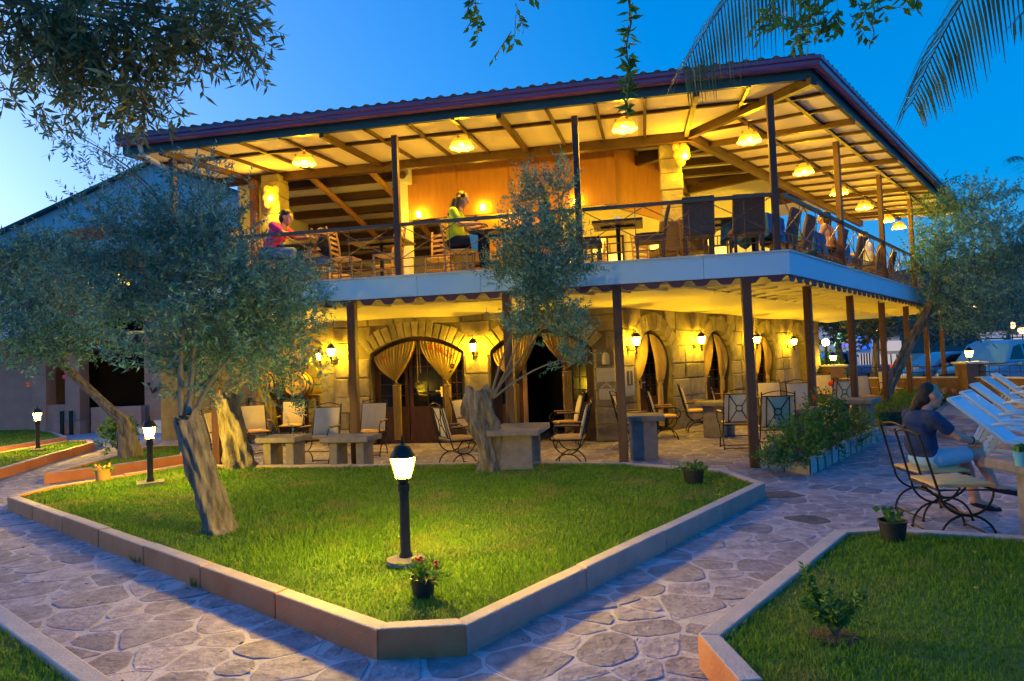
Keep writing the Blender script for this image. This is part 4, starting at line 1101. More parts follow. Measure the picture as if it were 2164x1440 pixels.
rattan(B('F', 2.35, .55, FZ), HR, 'dark rattan chair half hidden by the olive crown at the rail')
rattan(B('F', .55, 2.0, FZ), 20, 'low looking rattan chair right of the stone column')
rattan(B('F', 1.05, 2.1, FZ), -10, 'rattan chair touching the stone column')
rattan(B('S', 1.9, .15, FZ), 310, 'rattan chair with its back to the side rail, first from the corner')
rattan(B('S', 2.7, .15, FZ), 310, 'rattan chair with its back to the side rail, second from the corner')
rattan(B('S', 4.6, .1, FZ), 310, 'rattan chair under the dark haired woman at the side rail')
rattan(B('S', 6.0, .1, FZ), 310, 'rattan chair beyond the dark haired woman at the side rail')
rattan(B('S', 7.7, .1, FZ), 310, 'rattan chair under the man in the white shirt')
rattan(B('S', 9.0, .1, FZ), 310, 'farthest rattan chair at the side rail')
def dark_table(c, w_, d, rz, label, cloth=False):
    r = thing('pedestal_table', label, 'table', (c.x, c.y, FZ), rz, 'tables on the upper terrace')
    bevel(MB().box(-w_/2, w_/2, -d/2, d/2, .71, .75).build('table_top', 'table_dark', r), .008, 2)
    MB().lathe([(.035, .03), (.035, .71)], 12).build('pedestal', 'black_paint', r, True)
    MB().box(-.25, .25, -.03, .03, .0, .035).build('foot_bar', 'black_paint', r); MB().box(-.03, .03, -.25, .25, .0, .034).build('foot_bar', 'black_paint', r)
    MB().box(-.28, .28, -.02, .02, .68, .709).build('top_brace', 'black_paint', r)
    if cloth:
        n = 20; vs = []; fs = []
        for i in range(4*n):
            s, u = divmod(i, n); u = u/n; x0, y0, x1, y1 = [(-1, -1, 1, -1), (1, -1, 1, 1), (1, 1, -1, 1), (-1, 1, -1, -1)][s]
            x, y = x0+(x1-x0)*u, y0+(y1-y0)*u; f = 1+.05*math.sin(i*1.1)
            vs += [(x*w_*.51, y*d*.51, .756), (x*w_*.53*f, y*d*.53*f, .40+.06*math.sin(i*.63))]
        m = 4*n
        for i in range(m): j = (i+1) % m; fs.append((2*i, 2*i+1, 2*j+1, 2*j))
        fs.append(tuple(2*i for i in range(m)))
        MB().add(vs, fs).build('tablecloth', 'blue_cloth', r, True)
    return r
dark_table(B('F', 5.95, .75), 1.0, .75, ROTF, 'dark pedestal table at the rail left of the second terrace post')
dark_table(B('F', 3.75, .75), 1.05, .75, ROTF, 'dark pedestal table between the woman in lime and the olive crown')
dark_table(B('F', 1.85, .75), .8, .75, ROTF, 'dark pedestal table with a small box at the rail left of the column')
dark_table(B('F', 7.45, .7), .8, .7, ROTF, 'dark pedestal table between the person in pink and the child')
dark_table(B('F', .35, 1.3), .8, .8, ROTF, 'dark pedestal table behind the two rattan chairs at the corner')
for a, lab in ((1.3, 'blue clothed table right at the terrace corner post'), (3.6, 'blue clothed table at the second side terrace post'), (5.3, 'blue clothed table beside the dark haired woman'), (8.3, 'blue clothed table beside the man in the white shirt')):
    dark_table(B('S', a, .35), .75, .75, ROTS, lab, True)
tb = thing('napkin_box', 'small white box on the rail side table left of the column', 'box', B('F', 1.85, .72, FZ+.751), ROTF)
MB().box(-.07, .07, -.05, .05, 0, .07).build('box_body', 'white_paint', tb); MB().box(-.05, .05, -.006, .006, .07, .11).build('napkin', 'shirt_white', tb)
# furniture deeper in the upper hall
for t_, b_, h_, lab in ((5.4, 3.9, HR, 'ladder back chair left of the inner table below the header'), (4.3, 4.0, HR-180, 'ladder back chair right of the inner table below the header'), (3.6, 3.9, HR, 'ladder back chair in the hall behind the olive crown'),
                        (2.5, 4.0, HR-180, 'ladder back chair deepest in the hall left of the stone column'), (6.1, 5.2, 200, 'ladder back chair deep in the hall behind the second terrace post'), (1.4, 3.2, 160, 'ladder back chair between the stone column and the wood panels'),
                        (7.6, 2.6, HR-20, 'ladder back chair inside behind the child'), (8.2, 3.6, HR+40, 'ladder back chair deep under the striped ceiling')):
    ladder(t_, b_, h_, lab)
dark_table(B('F', 4.85, 4.0), .8, .7, ROTF, 'dark pedestal table inside below the wood header'); dark_table(B('F', 3.05, 4.0), .8, .7, ROTF, 'dark pedestal table in the hall behind the olive crown'); dark_table(B('F', 7.7, 3.4), .9, .7, ROTF, 'dark pedestal table under the striped ceiling')
# barrels on a rack
def barrel(p, rz, label):
    r = thing('wine_barrel', label, 'barrel', p, rz, 'barrels in the recess')
    pr = [(.25, -.36), (.27, -.3), (.31, -.12), (.32, 0), (.31, .12), (.27, .3), (.25, .36), (.235, .36), (.235, .33), (1e-5, .33)]
    o = MB().lathe([(1e-5, -.33), (.235, -.33), (.235, -.36)]+pr, 24).build('barrel_body', 'barrel', r, True); o.rotation_euler = (math.pi/2, 0, 0)
    for y in (-.3, -.14, .14, .3):
        rr = .273 if abs(y) > .2 else .311
        h = MB().lathe([(rr, -.018), (rr+.006, -.018), (rr+.006, .018), (rr, .018)], 24).build('hoop', 'iron', r, True); h.rotation_euler = (math.pi/2, 0, 0); h.location = (0, y, 0)
a, z, P = onF(632, 812, 4.7); barrel(P, ROTF+.2, 'pale wine barrel lying on the rack below the recess lanterns')
a2, z2, P2_ = onF(590, 812, 4.75); barrel(P2_+FD*.35, ROTF, 'pale wine barrel left of the other on the rack')
rk = thing('barrel_rack', 'dark slatted wooden rack under the two barrels', 'rack', (P.x, P.y, 0), ROTF)
for k in range(5): MB().box(-1.25, .38, -.33, -.30, .08+.17*k, .2+.17*k).build('slat', 'wood_dark', rk)
for x in (-1.2, -.4, .33):
    for y in (-.28, .28): MB().box(x-.03, x+.03, y-.03, y+.03, 0, P.z-.3).build('leg', 'wood_dark', rk)
for y in (-.16, .16): MB().box(-1.25, .38, y-.03, y+.03, P.z-.36, P.z-.28).build('bearer', 'wood_dark', rk)
# ================================================================== sun loungers
def lounger():                    # head at the origin, lies along +X
    r = thing('sun_lounger', '', 'sun lounger'); hz = .34
    t = math.radians(40); L = .85; ux, uz = math.cos(t), math.sin(t); hx = .72
    top = (hx-L*ux, hz+L*uz)
    def slab(x0, z0, x1, z1, w_, th, name, m):
        d = Vector((x1-x0, 0, z1-z0)); nrm = Vector((-d.z, 0, d.x)).normalized()*th
        q = [Vector((x0, -w_, z0)), Vector((x1, -w_, z1)), Vector((x1, w_, z1)), Vector((x0, w_, z0))]
        o = MB().hexa(q+[v+nrm for v in q]).build(name, m, r); bevel(o, .012, 2); return o
    slab(top[0], top[1], hx, hz, .27, .02, 'backrest_sling', 'lounger_sling'); slab(hx, hz, 1.95, hz, .27, .02, 'bed_sling', 'lounger_sling')
    for s in (-1, 1):
        MB().tube([(top[0]-.02, s*.29, top[1]+.02), (hx-.03, s*.29, hz+.0), (hx+.12, s*.29, hz-.03), (1.97, s*.29, hz-.03)], .028, 8).build('side_rail', 'white_paint', r, True)
        MB().tube([(.55, s*.30, hz+.22), (.75, s*.32, hz+.25), (1.1, s*.32, hz+.23), (1.25, s*.30, hz-.02)], .025, 8).build('arm', 'white_paint', r, True)
        MB().bar((.28, s*.28, 0), (.5, s*.29, hz-.03), .05, .05).build('leg', 'white_paint', r); MB().bar((1.8, s*.28, 0), (1.7, s*.29, hz-.03), .05, .05).build('leg', 'white_paint', r)
        MB().bar((.2, s*.27, .10), (top[0]+.35, s*.27, top[1]-.33), .03, .03).build('back_strut', 'white_paint', r)
    MB().tube([(top[0]-.02, -.29, top[1]+.02), (top[0]-.02, .29, top[1]+.02)], .028, 8).build('head_rail', 'white_paint', r)
    MB().box(.3, 1.9, -.03, .03, .16, .19).build('stretcher', 'white_paint', r)
    return r
lo0 = lounger()
LL = ['nearest sun lounger behind the stone table', 'second nearest sun lounger of the row', 'middle sun lounger of the row', 'second farthest sun lounger of the row', 'farthest sun lounger, next to the low wall']
for k, (px, py) in enumerate(((1999, 848), (2025, 834), (2046, 817), (2072, 803), (2092, 794))):
    zz = .34+.85*math.sin(math.radians(40))
    p = g(px, py, zz-.02); 
    put(lo0, ST, Vector((p.x+.07, p.y, 0)), -.82, LL[k], 'sun loungers in a row')
# ================================================================== planter with roses and hedge
pb = [g(1607, 991).xy, g(1713, 1006).xy, g(1862, 931).xy, g(1800, 905).xy, g(1640, 960).xy]
pb = ccw([tuple(v) for v in pb]); pin = offset(pb, .12)
pl = thing('stone_planter', 'flower bed edged with upright granite blocks at the terrace corner', 'planter', (pb[0][0], pb[0][1], 0)); o0 = BASE[pl]
MB().prism(pin, 0, .2).build('soil', 'soil', pl, world=pl)
for i in range(len(pb)):
    a, b_, ai, bi = Vector(pb[i]), Vector(pb[(i+1) % 5]), Vector(pin[i]), Vector(pin[(i+1) % 5]); k = max(1, round((b_-a).length/.36))
    for j in range(k):
        t0, t1 = j/k+.008, (j+1)/k-.008; q = [a.lerp(b_, t0), a.lerp(b_, t1), ai.lerp(bi, t1), ai.lerp(bi, t0)]; h = random.uniform(.225, .25)
        bevel(MB().hexa([(v.x, v.y, 0) for v in q]+[(v.x, v.y, h) for v in q]).build('edging_block', 'granite', pl, world=pl), .015, 2)
# ================================================================== vegetation
def unit(n):
    v = RNG.normal(size=(n, 3)); return v/np.linalg.norm(v, axis=1, keepdims=True)
def nrm(v): return v/np.maximum(1e-9, np.linalg.norm(v, axis=1, keepdims=True))
def leaves_on(P, D, L, w_, spread=.85, fold=.25, narrow=.42):
    """one folded rhombic leaf (quad) per point, pointing along D"""
    n = len(P); up = unit(n); S_ = nrm(np.cross(D, up)); N = np.cross(S_, D)
    L = L[:, None]; W_ = w_[:, None]
    mid = P+D*L*narrow
    V = np.empty((n, 4, 3)); V[:, 0] = P; V[:, 1] = mid+S_*W_+N*W_*fold; V[:, 2] = P+D*L+N*L*.08; V[:, 3] = mid-S_*W_+N*W_*fold
    return V.reshape(-1, 3), np.arange(n*4).reshape(-1, 4)
def sprays(centers, dirs, length, nl, LL, LW, open_=.9, droop=0.0):
    """twigs: returns leaf verts/faces and twig segment ends"""
    m = len(centers); length = np.broadcast_to(length, (m,)); D = nrm(dirs)
    t = (np.arange(nl)+.6)/nl
    P = centers[:, None, :]+D[:, None, :]*(length[:, None]*t[None])[..., None]
    P[..., 2] -= droop*(length[:, None]*t[None])**2
    P = P.reshape(-1, 3); DD = np.repeat(D, nl, axis=0)
    side = nrm(np.cross(DD, unit(len(DD)))); d = nrm(DD*(1-.35*open_)+side*open_+RNG.normal(size=DD.shape)*.18)
    n = len(P); l = RNG.uniform(.7, 1.2, n)*LL; w_ = RNG.uniform(.8, 1.2, n)*LW
    return leaves_on(P, d, l, w_)
def stems(centers, ends, r):
    """thin 3-sided twigs"""
    D = nrm(ends-centers); a = nrm(np.cross(D, unit(len(D)))); b = np.cross(D, a); m = len(D); V = np.empty((m, 6, 3))
    for k in range(3):
        q = a*math.cos(2.094*k)+b*math.sin(2.094*k); V[:, k] = centers+q*r; V[:, 3+k] = ends+q*r*.35
    base = (np.arange(m)*6)[:, None]
    F_ = np.concatenate([base+np.array([[0, 1, 4, 3]]), base+np.array([[1, 2, 5, 4]]), base+np.array([[2, 0, 3, 5]])])
    return V.reshape(-1, 3), F_
def gnarled(path, radii, name, m, parent, seed=1, n=36, sub=12, amp=.2):
    rs = random.Random(seed); P = [Vector(p) for p in path]; pts = []; rr = []
    for i in range(len(P)-1):
        for k in range(sub): f = k/sub; pts.append(P[i].lerp(P[i+1], f)); rr.append(radii[i]+(radii[i+1]-radii[i])*f)
    pts.append(P[-1]); rr.append(radii[-1])
    for _ in range(3):
        q = pts[:]
        for i in range(1, len(pts)-1): q[i] = (pts[i-1]+pts[i]*2+pts[i+1])/4
        pts = q
    ph = [rs.uniform(0, 6) for _ in range(6)]; vs = []; fs = []
    for i, p in enumerate(pts):
        d = (pts[min(i+1, len(pts)-1)]-pts[max(i-1, 0)]).normalized(); u = d.cross(Vector((0, 1, 0))).normalized(); v = d.cross(u); h = i/sub*1.7
        for k in range(n):
            a = 2*math.pi*k/n; tw = h*.55
            q = 1+amp*(.7*math.sin(3*a+tw*2+ph[0])+.6*math.sin(5*a-tw*1.5+ph[1])*math.sin(h*1.3+ph[2])+.5*math.sin(9*a+tw*3+ph[3]))+.04*math.sin(h*5+ph[4]+4*a)+rs.uniform(-.018, .018)
            vs.append(p+(u*math.cos(a)+v*math.sin(a))*rr[i]*q)
    m_ = len(pts)
    for i in range(m_-1):
        for k in range(n): fs.append((i*n+k, i*n+(k+1) % n, (i+1)*n+(k+1) % n, (i+1)*n+k))
    for k in range(n): vs[(m_-1)*n+k] = vs[(m_-1)*n+k]+Vector((0, 0, rr[-1]*(.35*math.sin(2*k*6.283/n+ph[2])+.25*math.sin(5*k*6.283/n+ph[5]))))
    vs.append(pts[-1]+Vector((0, 0, -rr[-1]*.3)))
    for k in range(n): fs.append(((m_-1)*n+k, (m_-1)*n+(k+1) % n, len(vs)-1))
    fs += [tuple(range(n-1, -1, -1))]
    mb = MB().add(vs, fs); me = mb.mesh(name, m, True, BASE.get(parent)); return link(name, me, None, parent)
def limb_path(a, b, sag=.15, n=7):
    a, b = Vector(a), Vector(b); off = Vector((random.uniform(-1, 1), random.uniform(-1, 1), random.uniform(.2, 1)))*sag*(b-a).length
    return [a.lerp(b, k/n)+off*math.sin(math.pi*k/n) for k in range(n+1)]
def tree(name, label, cat, base, trunk, radii, limbs_from, clumps, leaf, LL=.065, LW=.0075, per=14, tw=(.16, .36), group=None, seed=1, bark='bark',
         limb_r=.028, open_=.9, upb=.55, droop=0.0, amp=.2, dens=1.0, branch_to=None):
    """clumps: (centre, (rx,ry,rz), twigs)"""
    random.seed(seed); r = thing(name, label, cat, base, 0, group); off = np.array(base)
    if trunk: gnarled(trunk, radii, 'trunk', bark, r, seed, amp=amp)
    lv, lf, sv, sf = [], [], [], []; nv = ns = 0; lm = MB()
    mains = []; order = sorted(range(len(clumps)), key=lambda i: -clumps[i][2])
    nm = max(1, min(4, len(clumps)//3)) if limbs_from else 0
    picked = [order[k*len(order)//nm] for k in range(nm)] if nm else []
    for k, i in enumerate(picked):
        pth = limb_path(limbs_from[k % len(limbs_from)], clumps[i][0], .1, 9); mains += pth[3:]
        lm.tube(pth, [limb_r*(1-.7*q/9) for q in range(10)], 8)
    for ci, (c, rad, nt_) in enumerate(clumps):
        c = np.array(c); rad = np.array(rad); nt_ = int(nt_*dens)
        q = unit(nt_)*(RNG.random(nt_)**.45)[:, None]; P = c+q*rad
        D = nrm(q*.8+np.array([0, 0, upb])+RNG.normal(size=q.shape)*.45)
        ln = RNG.uniform(tw[0], tw[1], nt_)
        V, F_ = sprays(P, D, ln, per, LL, LW, open_, droop); lv.append(V); lf.append(F_+nv); nv += len(V)
        V, F_ = stems(P, P+D*ln[:, None], .0028); sv.append(V); sf.append(F_+ns); ns += len(V)
        if mains:
            cv_ = Vector(c); src = min(mains, key=lambda p: (p-cv_).length)
            if ci not in picked: lm.tube(limb_path(src, cv_, .12, 6), [limb_r*.42*(1-.11*k) for k in range(7)], 6)
            for _ in range(4):
                e = c+unit(1)[0]*rad*.8; lm.tube(limb_path(cv_, e, .1, 4), [limb_r*.2*(1-.18*k) for k in range(5)], 5)
    V = np.concatenate(lv)-off; F_ = np.concatenate(lf); o = link('crown', npmesh('crown', V, F_, leaf), None, r)
    V = np.concatenate(sv)-off; F_ = np.concatenate(sf); link('twigs', npmesh('twigs', V, F_, 'bark_twig'), None, r)['kind'] = 'stuff'
    if lm.v: lm.build('limbs', 'bark_twig', r, True, r)
    return r
def CL(L, Y, dy=.5, k=1.0):
    """clumps given by where they stand in the view and how far away: (px, py, rx, ry, twigs[, Y])"""
    out = []
    for q in L:
        Yq = (q[5] if len(q) > 5 else Y)+random.uniform(-dy, dy)*.5; s = Yq/FPX; c = at(q[0], q[1], Yq)
        out.append((c, (q[2]*s, dy*.5+q[2]*s*.5, q[3]*s), q[4]*k))
    return out
def tp(L, Y): return [at(x, y, Y) for x, y in L]
# 1. foreground left olive with the leaning twisted trunk
b1 = g(464, 1122, .16); Y1 = b1.y
tree('olive_tree', 'large olive tree with leaning twisted trunk on the left of the big lawn', 'tree', b1,
     [b1+Vector((0, 0, -.06))]+tp([(456, 1095), (440, 1030), (420, 960), (396, 884)], Y1), [.165, .13, .115, .12, .115],
     tp([(384, 880), (398, 876), (410, 880)], Y1), CL([
     (150, 280, 50, 30, 8, 6.6), (230, 330, 50, 30, 9, 6.6), (280, 400, 60, 35, 22), (230, 470, 70, 40, 40), (330, 490, 75, 50, 80), (420, 420, 50, 45, 34), (460, 490, 60, 50, 74),
     (200, 560, 80, 50, 80), (310, 580, 80, 55, 105), (420, 560, 80, 55, 110), (510, 580, 65, 40, 70), (600, 615, 70, 35, 62), (330, 660, 85, 50, 100), (450, 670, 85, 55, 110),
     (560, 650, 75, 45, 85), (390, 740, 75, 45, 70), (480, 760, 70, 40, 62), (270, 650, 70, 50, 60), (150, 620, 60, 45, 45), (430, 345, 22, 25, 7), (490, 350, 12, 20, 3), (400, 600, 90, 60, 80), (330, 760, 55, 35, 34), (430, 810, 55, 30, 30), (520, 730, 60, 45, 55), (610, 700, 55, 45, 40), (640, 590, 40, 22, 16), (380, 490, 60, 45, 50)], 7.2, .9),
     'olive_leaf', .066, .0085, 15, (.14, .34), 'olive trees in the garden', 3, limb_r=.03, dens=1.6)
# 2. split trunk by the left post
b2 = g(508, 988, .16); Y2 = b2.y
tree('olive_tree', 'olive tree with a split pale trunk next to the left front post', 'tree', b2,
     [b2+Vector((0, 0, -.06))]+tp([(503, 960), (492, 900), (476, 850), (470, 832)], Y2), [.22, .19, .165, .16, .12],
     tp([(500, 832), (480, 828)], Y2), CL([(560, 720, 65, 45, 62), (620, 690, 55, 40, 46), (640, 770, 55, 45, 44), (580, 800, 45, 40, 34), (500, 740, 60, 45, 50), (540, 660, 60, 40, 50), (615, 850, 30, 28, 16), (645, 640, 45, 28, 24)], Y2-.2, .7),
     'olive_leaf', .07, .0095, 14, (.15, .36), 'olive trees in the garden', 5, limb_r=.022, amp=.3, dens=1.7)
# 3. dark trunk before the barrels
b3 = g(572, 938, 0); Y3 = b3.y
tree('olive_tree', 'dark olive tree in front of the barrels', 'tree', b3, [b3]+tp([(570, 915), (560, 870), (545, 820), (535, 790)], Y3), [.27, .24, .2, .17, .13],
     tp([(536, 792)], Y3), CL([(600, 800, 32, 32, 22), (570, 770, 35, 30, 24), (625, 745, 40, 35, 26)], Y3, .6), 'olive_leaf', .075, .009, 12, (.15, .35), 'olive trees in the garden', 6)
# 4. stump with young shoots in the middle
b4 = g(1036, 992, .16); Y4 = b4.y
tree('olive_tree', 'pollarded olive stump with slender shoots in front of the open doorway', 'tree', b4, [b4+Vector((0, 0, -.06))]+tp([(1036, 970), (1030, 920), (1012, 865), (1010, 824)], Y4), [.175, .155, .17, .185, .14],
     tp([(1038, 838), (1042, 842)], Y4), CL([(1155, 640, 40, 45, 40), (1115, 420, 38, 45, 40), (1170, 410, 35, 35, 26), (1195, 380, 15, 35, 10), (1110, 500, 55, 45, 70), (1180, 500, 50, 45, 46), (1090, 560, 50, 40, 60), (1165, 575, 60, 40, 80), (1215, 560, 40, 35, 40),
     (1130, 630, 40, 40, 44), (1200, 690, 45, 40, 38), (1110, 700, 35, 30, 22), (1205, 755, 28, 25, 20), (1085, 690, 25, 25, 10), (1040, 590, 30, 15, 8)], Y4-.3, .6),
     'olive_leaf', .066, .0092, 14, (.14, .36), 'olive trees in the garden', 8, limb_r=.02, amp=.3, upb=.8, dens=2.5)
# 5. leaning young olive left
b5 = g(272, 966, .16); Y5 = b5.y
tree('olive_tree', 'young olive leaning far to the left over the small wedge lawn', 'tree', b5, [b5+Vector((0, 0, -.05))]+tp([(270, 930), (262, 890), (205, 840), (140, 780), (90, 730)], Y5), [.2, .15, .10, .075, .07, .06],
     tp([(92, 732), (140, 780)], Y5), CL([(30, 560, 60, 40, 70), (100, 540, 60, 35, 66), (170, 560, 50, 40, 50), (60, 640, 75, 50, 90), (150, 660, 65, 50, 76), (20, 730, 60, 50, 60), (110, 730, 60, 40, 60), (190, 720, 45, 40, 36), (-40, 640, 60, 60, 50), (215, 640, 40, 40, 30)], Y5-.8, 1.2),
     'olive_leaf', .09, .0135, 15, (.2, .45), 'olive trees in the garden', 9, limb_r=.03, dens=2.5)
# 6. right olive leaning over the hedge
b6 = g(1853, 884, 0); Y6 = b6.y
tree('olive_tree', 'olive tree leaning right beyond the hedge at the side terrace', 'tree', b6, [b6]+tp([(1862, 850), (1890, 790), (1930, 715), (1962, 655), (1985, 600)], Y6), [.17, .13, .12, .11, .1, .08],
     tp([(1985, 602), (1962, 655)], Y6), CL([(1985, 440, 40, 45, 40), (2060, 440, 60, 50, 70), (2110, 500, 50, 55, 70), (2010, 520, 60, 50, 84), (2080, 570, 75, 50, 100), (1975, 570, 45, 40, 50), (2050, 640, 70, 45, 84), (2130, 640, 45, 60, 66), (2070, 690, 60, 30, 40), (1990, 650, 45, 35, 40), (2150, 570, 35, 50, 40), (1945, 560, 25, 35, 14)], Y6, 1.4),
     'olive_leaf', .09, .0135, 15, (.2, .45), 'olive trees in the garden', 10, limb_r=.04, dens=2.7)
# 7. overhanging branches of the olive the photographer stands under (trunk outside the view)
b7 = Vector((-3.6, .6, 0))
tree('olive_tree', 'olive branches hanging into the upper left corner', 'tree', b7, [b7, b7+Vector((.1, .1, 1.1)), b7+Vector((.25, .3, 2.2))], [.24, .19, .16],
     [b7+Vector((.25, .3, 2.2))], CL([(40, 30, 70, 50, 34), (140, 30, 70, 45, 34), (250, 40, 70, 45, 34), (370, 40, 65, 40, 28), (470, 30, 50, 40, 20), (510, 40, 30, 40, 9), (80, 120, 65, 40, 26), (200, 130, 60, 40, 24), (290, 150, 40, 35, 12), (250, 205, 45, 30, 10), (20, 190, 35, 40, 8), (310, 215, 22, 16, 3), (420, 80, 45, 30, 10)], 2.7, .5),
     'olive_near', .06, .0068, 13, (.10, .22), 'olive trees in the garden', 12, limb_r=.016, upb=-.35, dens=1.9)
# 8. tree with hanging leafy shoots above the camera
b8 = Vector((2.9, -1.2, 0)); top8 = b8+Vector((-.4, .7, 3.6))
r8 = tree('broadleaf_tree', 'leafy shoots hanging down from the top edge before the roof', 'tree', b8, [b8, b8+Vector((-.1, .2, 1.8)), top8], [.16, .13, .09],
     [], CL([(1700, 20, 45, 28, 12), (1770, 10, 55, 25, 12), (1680, 70, 25, 18, 5), (1850, 10, 40, 18, 5), (1640, -5, 40, 18, 6), (1870, -20, 40, 20, 6), (1000, 0, 14, 8, 2), (1095, 10, 32, 26, 6), (1080, 55, 12, 12, 1.5)], 3.6, .3),
     'green_leaf', .065, .014, 7, (.08, .2), None, 14, limb_r=.018, upb=-.6)
def bough(L, Y, parent):
    pts_ = [top8]+[at(x, y, Y) for x, y in L]; MB().tube(pts_, [.04*(1-.7*i/(len(pts_)-1)) for i in range(len(pts_))], 8).build('limb', 'bark_twig', parent, True, parent)
bough([(1900, -260), (1800, -90), (1690, -25)], 3.6, r8); bough([(1600, -420), (1332, -150), (1100, -90), (1000, -60)], 3.4, r8)
def hanging(px, py0, py1, Y, n, LL, parent, base):
    p0, p1 = at(px, py0, Y), at(px-6, py1, Y); ctr = []; k = 16
    pts_ = [p0.lerp(p1, i/k)+Vector((.012*math.sin(i*1.1), .01*math.cos(i*.9), 0)) for i in range(k+1)]
    MB().tube(pts_, [.006*(1-.6*i/k) for i in range(k+1)], 6).build('shoot', 'bark_twig', parent, True, parent)
    f = RNG.random(n)**.9; P = np.array([list(p0.lerp(p1, x)) for x in f]); D = nrm(unit(n)*np.array([1, 1, .5])+np.array([0, 0, -.15]))
    V, F_ = leaves_on(P, D, RNG.uniform(.7, 1.25, n)*LL*(1.1-.4*(f < .2)), np.full(n, LL*.2)); link('shoot_leaves', npmesh('shoot_leaves', V-np.array(base), F_, 'green_leaf'), None, parent)
hanging(1332, -120, 240, 3.3, 150, .06, r8, b8); hanging(998, -60, 62, 3.4, 36, .055, r8, b8); hanging(1848, -40, 104, 3.5, 14, .05, r8, b8)
# palm: trunk right of the camera, outside the view, fronds reaching in
bp_ = Vector((4.3, .9, 0)); pt = Vector((4.0, 1.6, 5.4))
palm = thing('palm_tree', 'palm fronds hanging in from the upper right', 'tree', bp_)
gnarled([bp_, bp_.lerp(pt, .5)+Vector((.1, -.1, 0)), pt], [.2, .16, .15], 'trunk', 'bark', palm, 4, amp=.08)
def frond(p0, p1, p2, ln, n, droop, twist=.5, tip=.35):
    pts_ = [p0*(1-t)**2+p1*2*t*(1-t)+p2*t*t for t in [i/20 for i in range(21)]]
    fr_ = MB().tube(pts_, [.016*(1-.85*i/20) for i in range(21)], 6).build('frond', 'palm_leaf', palm, True, palm)
    vs = []
    for i in range(n):
        t = .12+.88*i/n; p = p0*(1-t)**2+p1*2*t*(1-t)+p2*t*t; d = ((p1-p0)*(1-t)+(p2-p1)*t).normalized()
        side = d.cross(Vector((0, 0, 1))).normalized()
        for s in (-1, 1):
            L = ln*(math.sin(math.pi*min(1, t*.85+.12)))**.6*random.uniform(.85, 1.1); L = max(L, ln*tip)
            q = (side*s*.8+d*.75+Vector((0, 0, -.25+random.uniform(-.15, .15)))).normalized(); w_ = .0095
            a = p; b_ = p+q*L*.5+Vector((0, 0, -droop*L*.16)); c = p+q*L*.92+Vector((0, 0, -droop*L*.62)); u = q.cross(Vector((0, 0, 1))).normalized()*w_
            vs += [a-u*.5, a+u*.5, b_+u, b_-u, c+u*.15, c-u*.15]
    V = np.array([list(v) for v in vs])-np.array(bp_); k = len(V)//6; base = (np.arange(k)*6)[:, None]
    F_ = np.concatenate([base+np.array([[0, 1, 2, 3]]), base+np.array([[3, 2, 4, 5]])]); link('leaflets', npmesh('leaflets', V, F_, 'palm_leaf'), None, fr_)
frond(pt, at(1760, -420, 4.2), at(1440, 150, 5.6), .66, 92, 1.25); frond(pt, at(2120, -330, 3.6), at(1925, 225, 5.0), .50, 80, 1.1)
frond(pt, at(1980, -420, 4.0), at(1620, 30, 5.4), .5, 40, .9); frond(pt, at(2500, -300, 3.6), at(2130, 60, 4.6), .4, 40, .8)
# far palm right of the side terrace
pk = at(2230, 455, 17); palm2 = thing('palm_tree', 'palm at the right edge behind the olive', 'tree', (pk.x, pk.y, 0))
gnarled([Vector((pk.x+.2, pk.y, 0)), Vector((pk.x+.1, pk.y, 2.4)), pk], [.24, .2, .2], 'trunk', 'bark', palm2, 8, amp=.08)
_p = palm; palm = palm2; bp_ = Vector((pk.x, pk.y, 0))
for e, m_ in (((2125, 338), (2180, 300)), ((2100, 410), (2170, 375)), ((2135, 520), (2170, 440)), ((2290, 330), (2250, 330)), ((2330, 480), (2280, 400))):
    frond(pk, at(m_[0], m_[1], 17), at(e[0], e[1], 16.7), .5, 46, .7)
# shrubs, hedge, flowers
def shrub(name, label, cat, base, rad, n, leaf, LL, LW, group=None, per=10, zc=.5, stemn=6, upb=.5, flowers=None):
    r = thing(name, label, cat, base, 0, group); c = np.array(base)+np.array([0, 0, rad[2]*zc*2]); q = unit(n)*(RNG.random(n)**.4)[:, None]; P = c+q*np.array(rad); P[:, 2] = np.maximum(P[:, 2], base[2]+.02)
    D = nrm(q+np.array([0, 0, upb])+RNG.normal(size=q.shape)*.4); V, F_ = sprays(P, D, RNG.uniform(.08, .2, n), per, LL, LW)
    link('foliage', npmesh('foliage', V-np.array(base), F_, leaf), None, r); st = MB()
    for _ in range(stemn):
        e = c+unit(1)[0]*np.array(rad)*.8; st.tube(limb_path(base, e, .1, 4), [.012, .01, .008, .006, .004], 5)
    st.build('stems', 'bark_twig', r, True, r)
    for k, (px, py, Yd, fm, fr_) in enumerate(flowers or []):
        f = at(px, py, Yd); m = MB()
        for a in range(7): q = unit(1)[0]*fr_*.55; m.ball((f.x+q[0], f.y+q[1], f.z+q[2]), fr_*.55, 6, (1, 1, .7))
        m.build('blossom', fm, r, True, r)
    return r
pcx = g(1700, 965, .2); YP = 10.4
shrub('rose_bush', 'rose bush with coral blooms at the front of the flower bed', 'bush', g(1690, 975, .2), (.34, .30, .28), 260, 'green_leaf', .05, .012, 'plants in the corner flower bed', flowers=[(1713, 902, 10.1, 'flower_orange', .065), (1744, 911, 10.2, 'flower_orange', .065), (1700, 930, 10.1, 'flower_red', .02)])
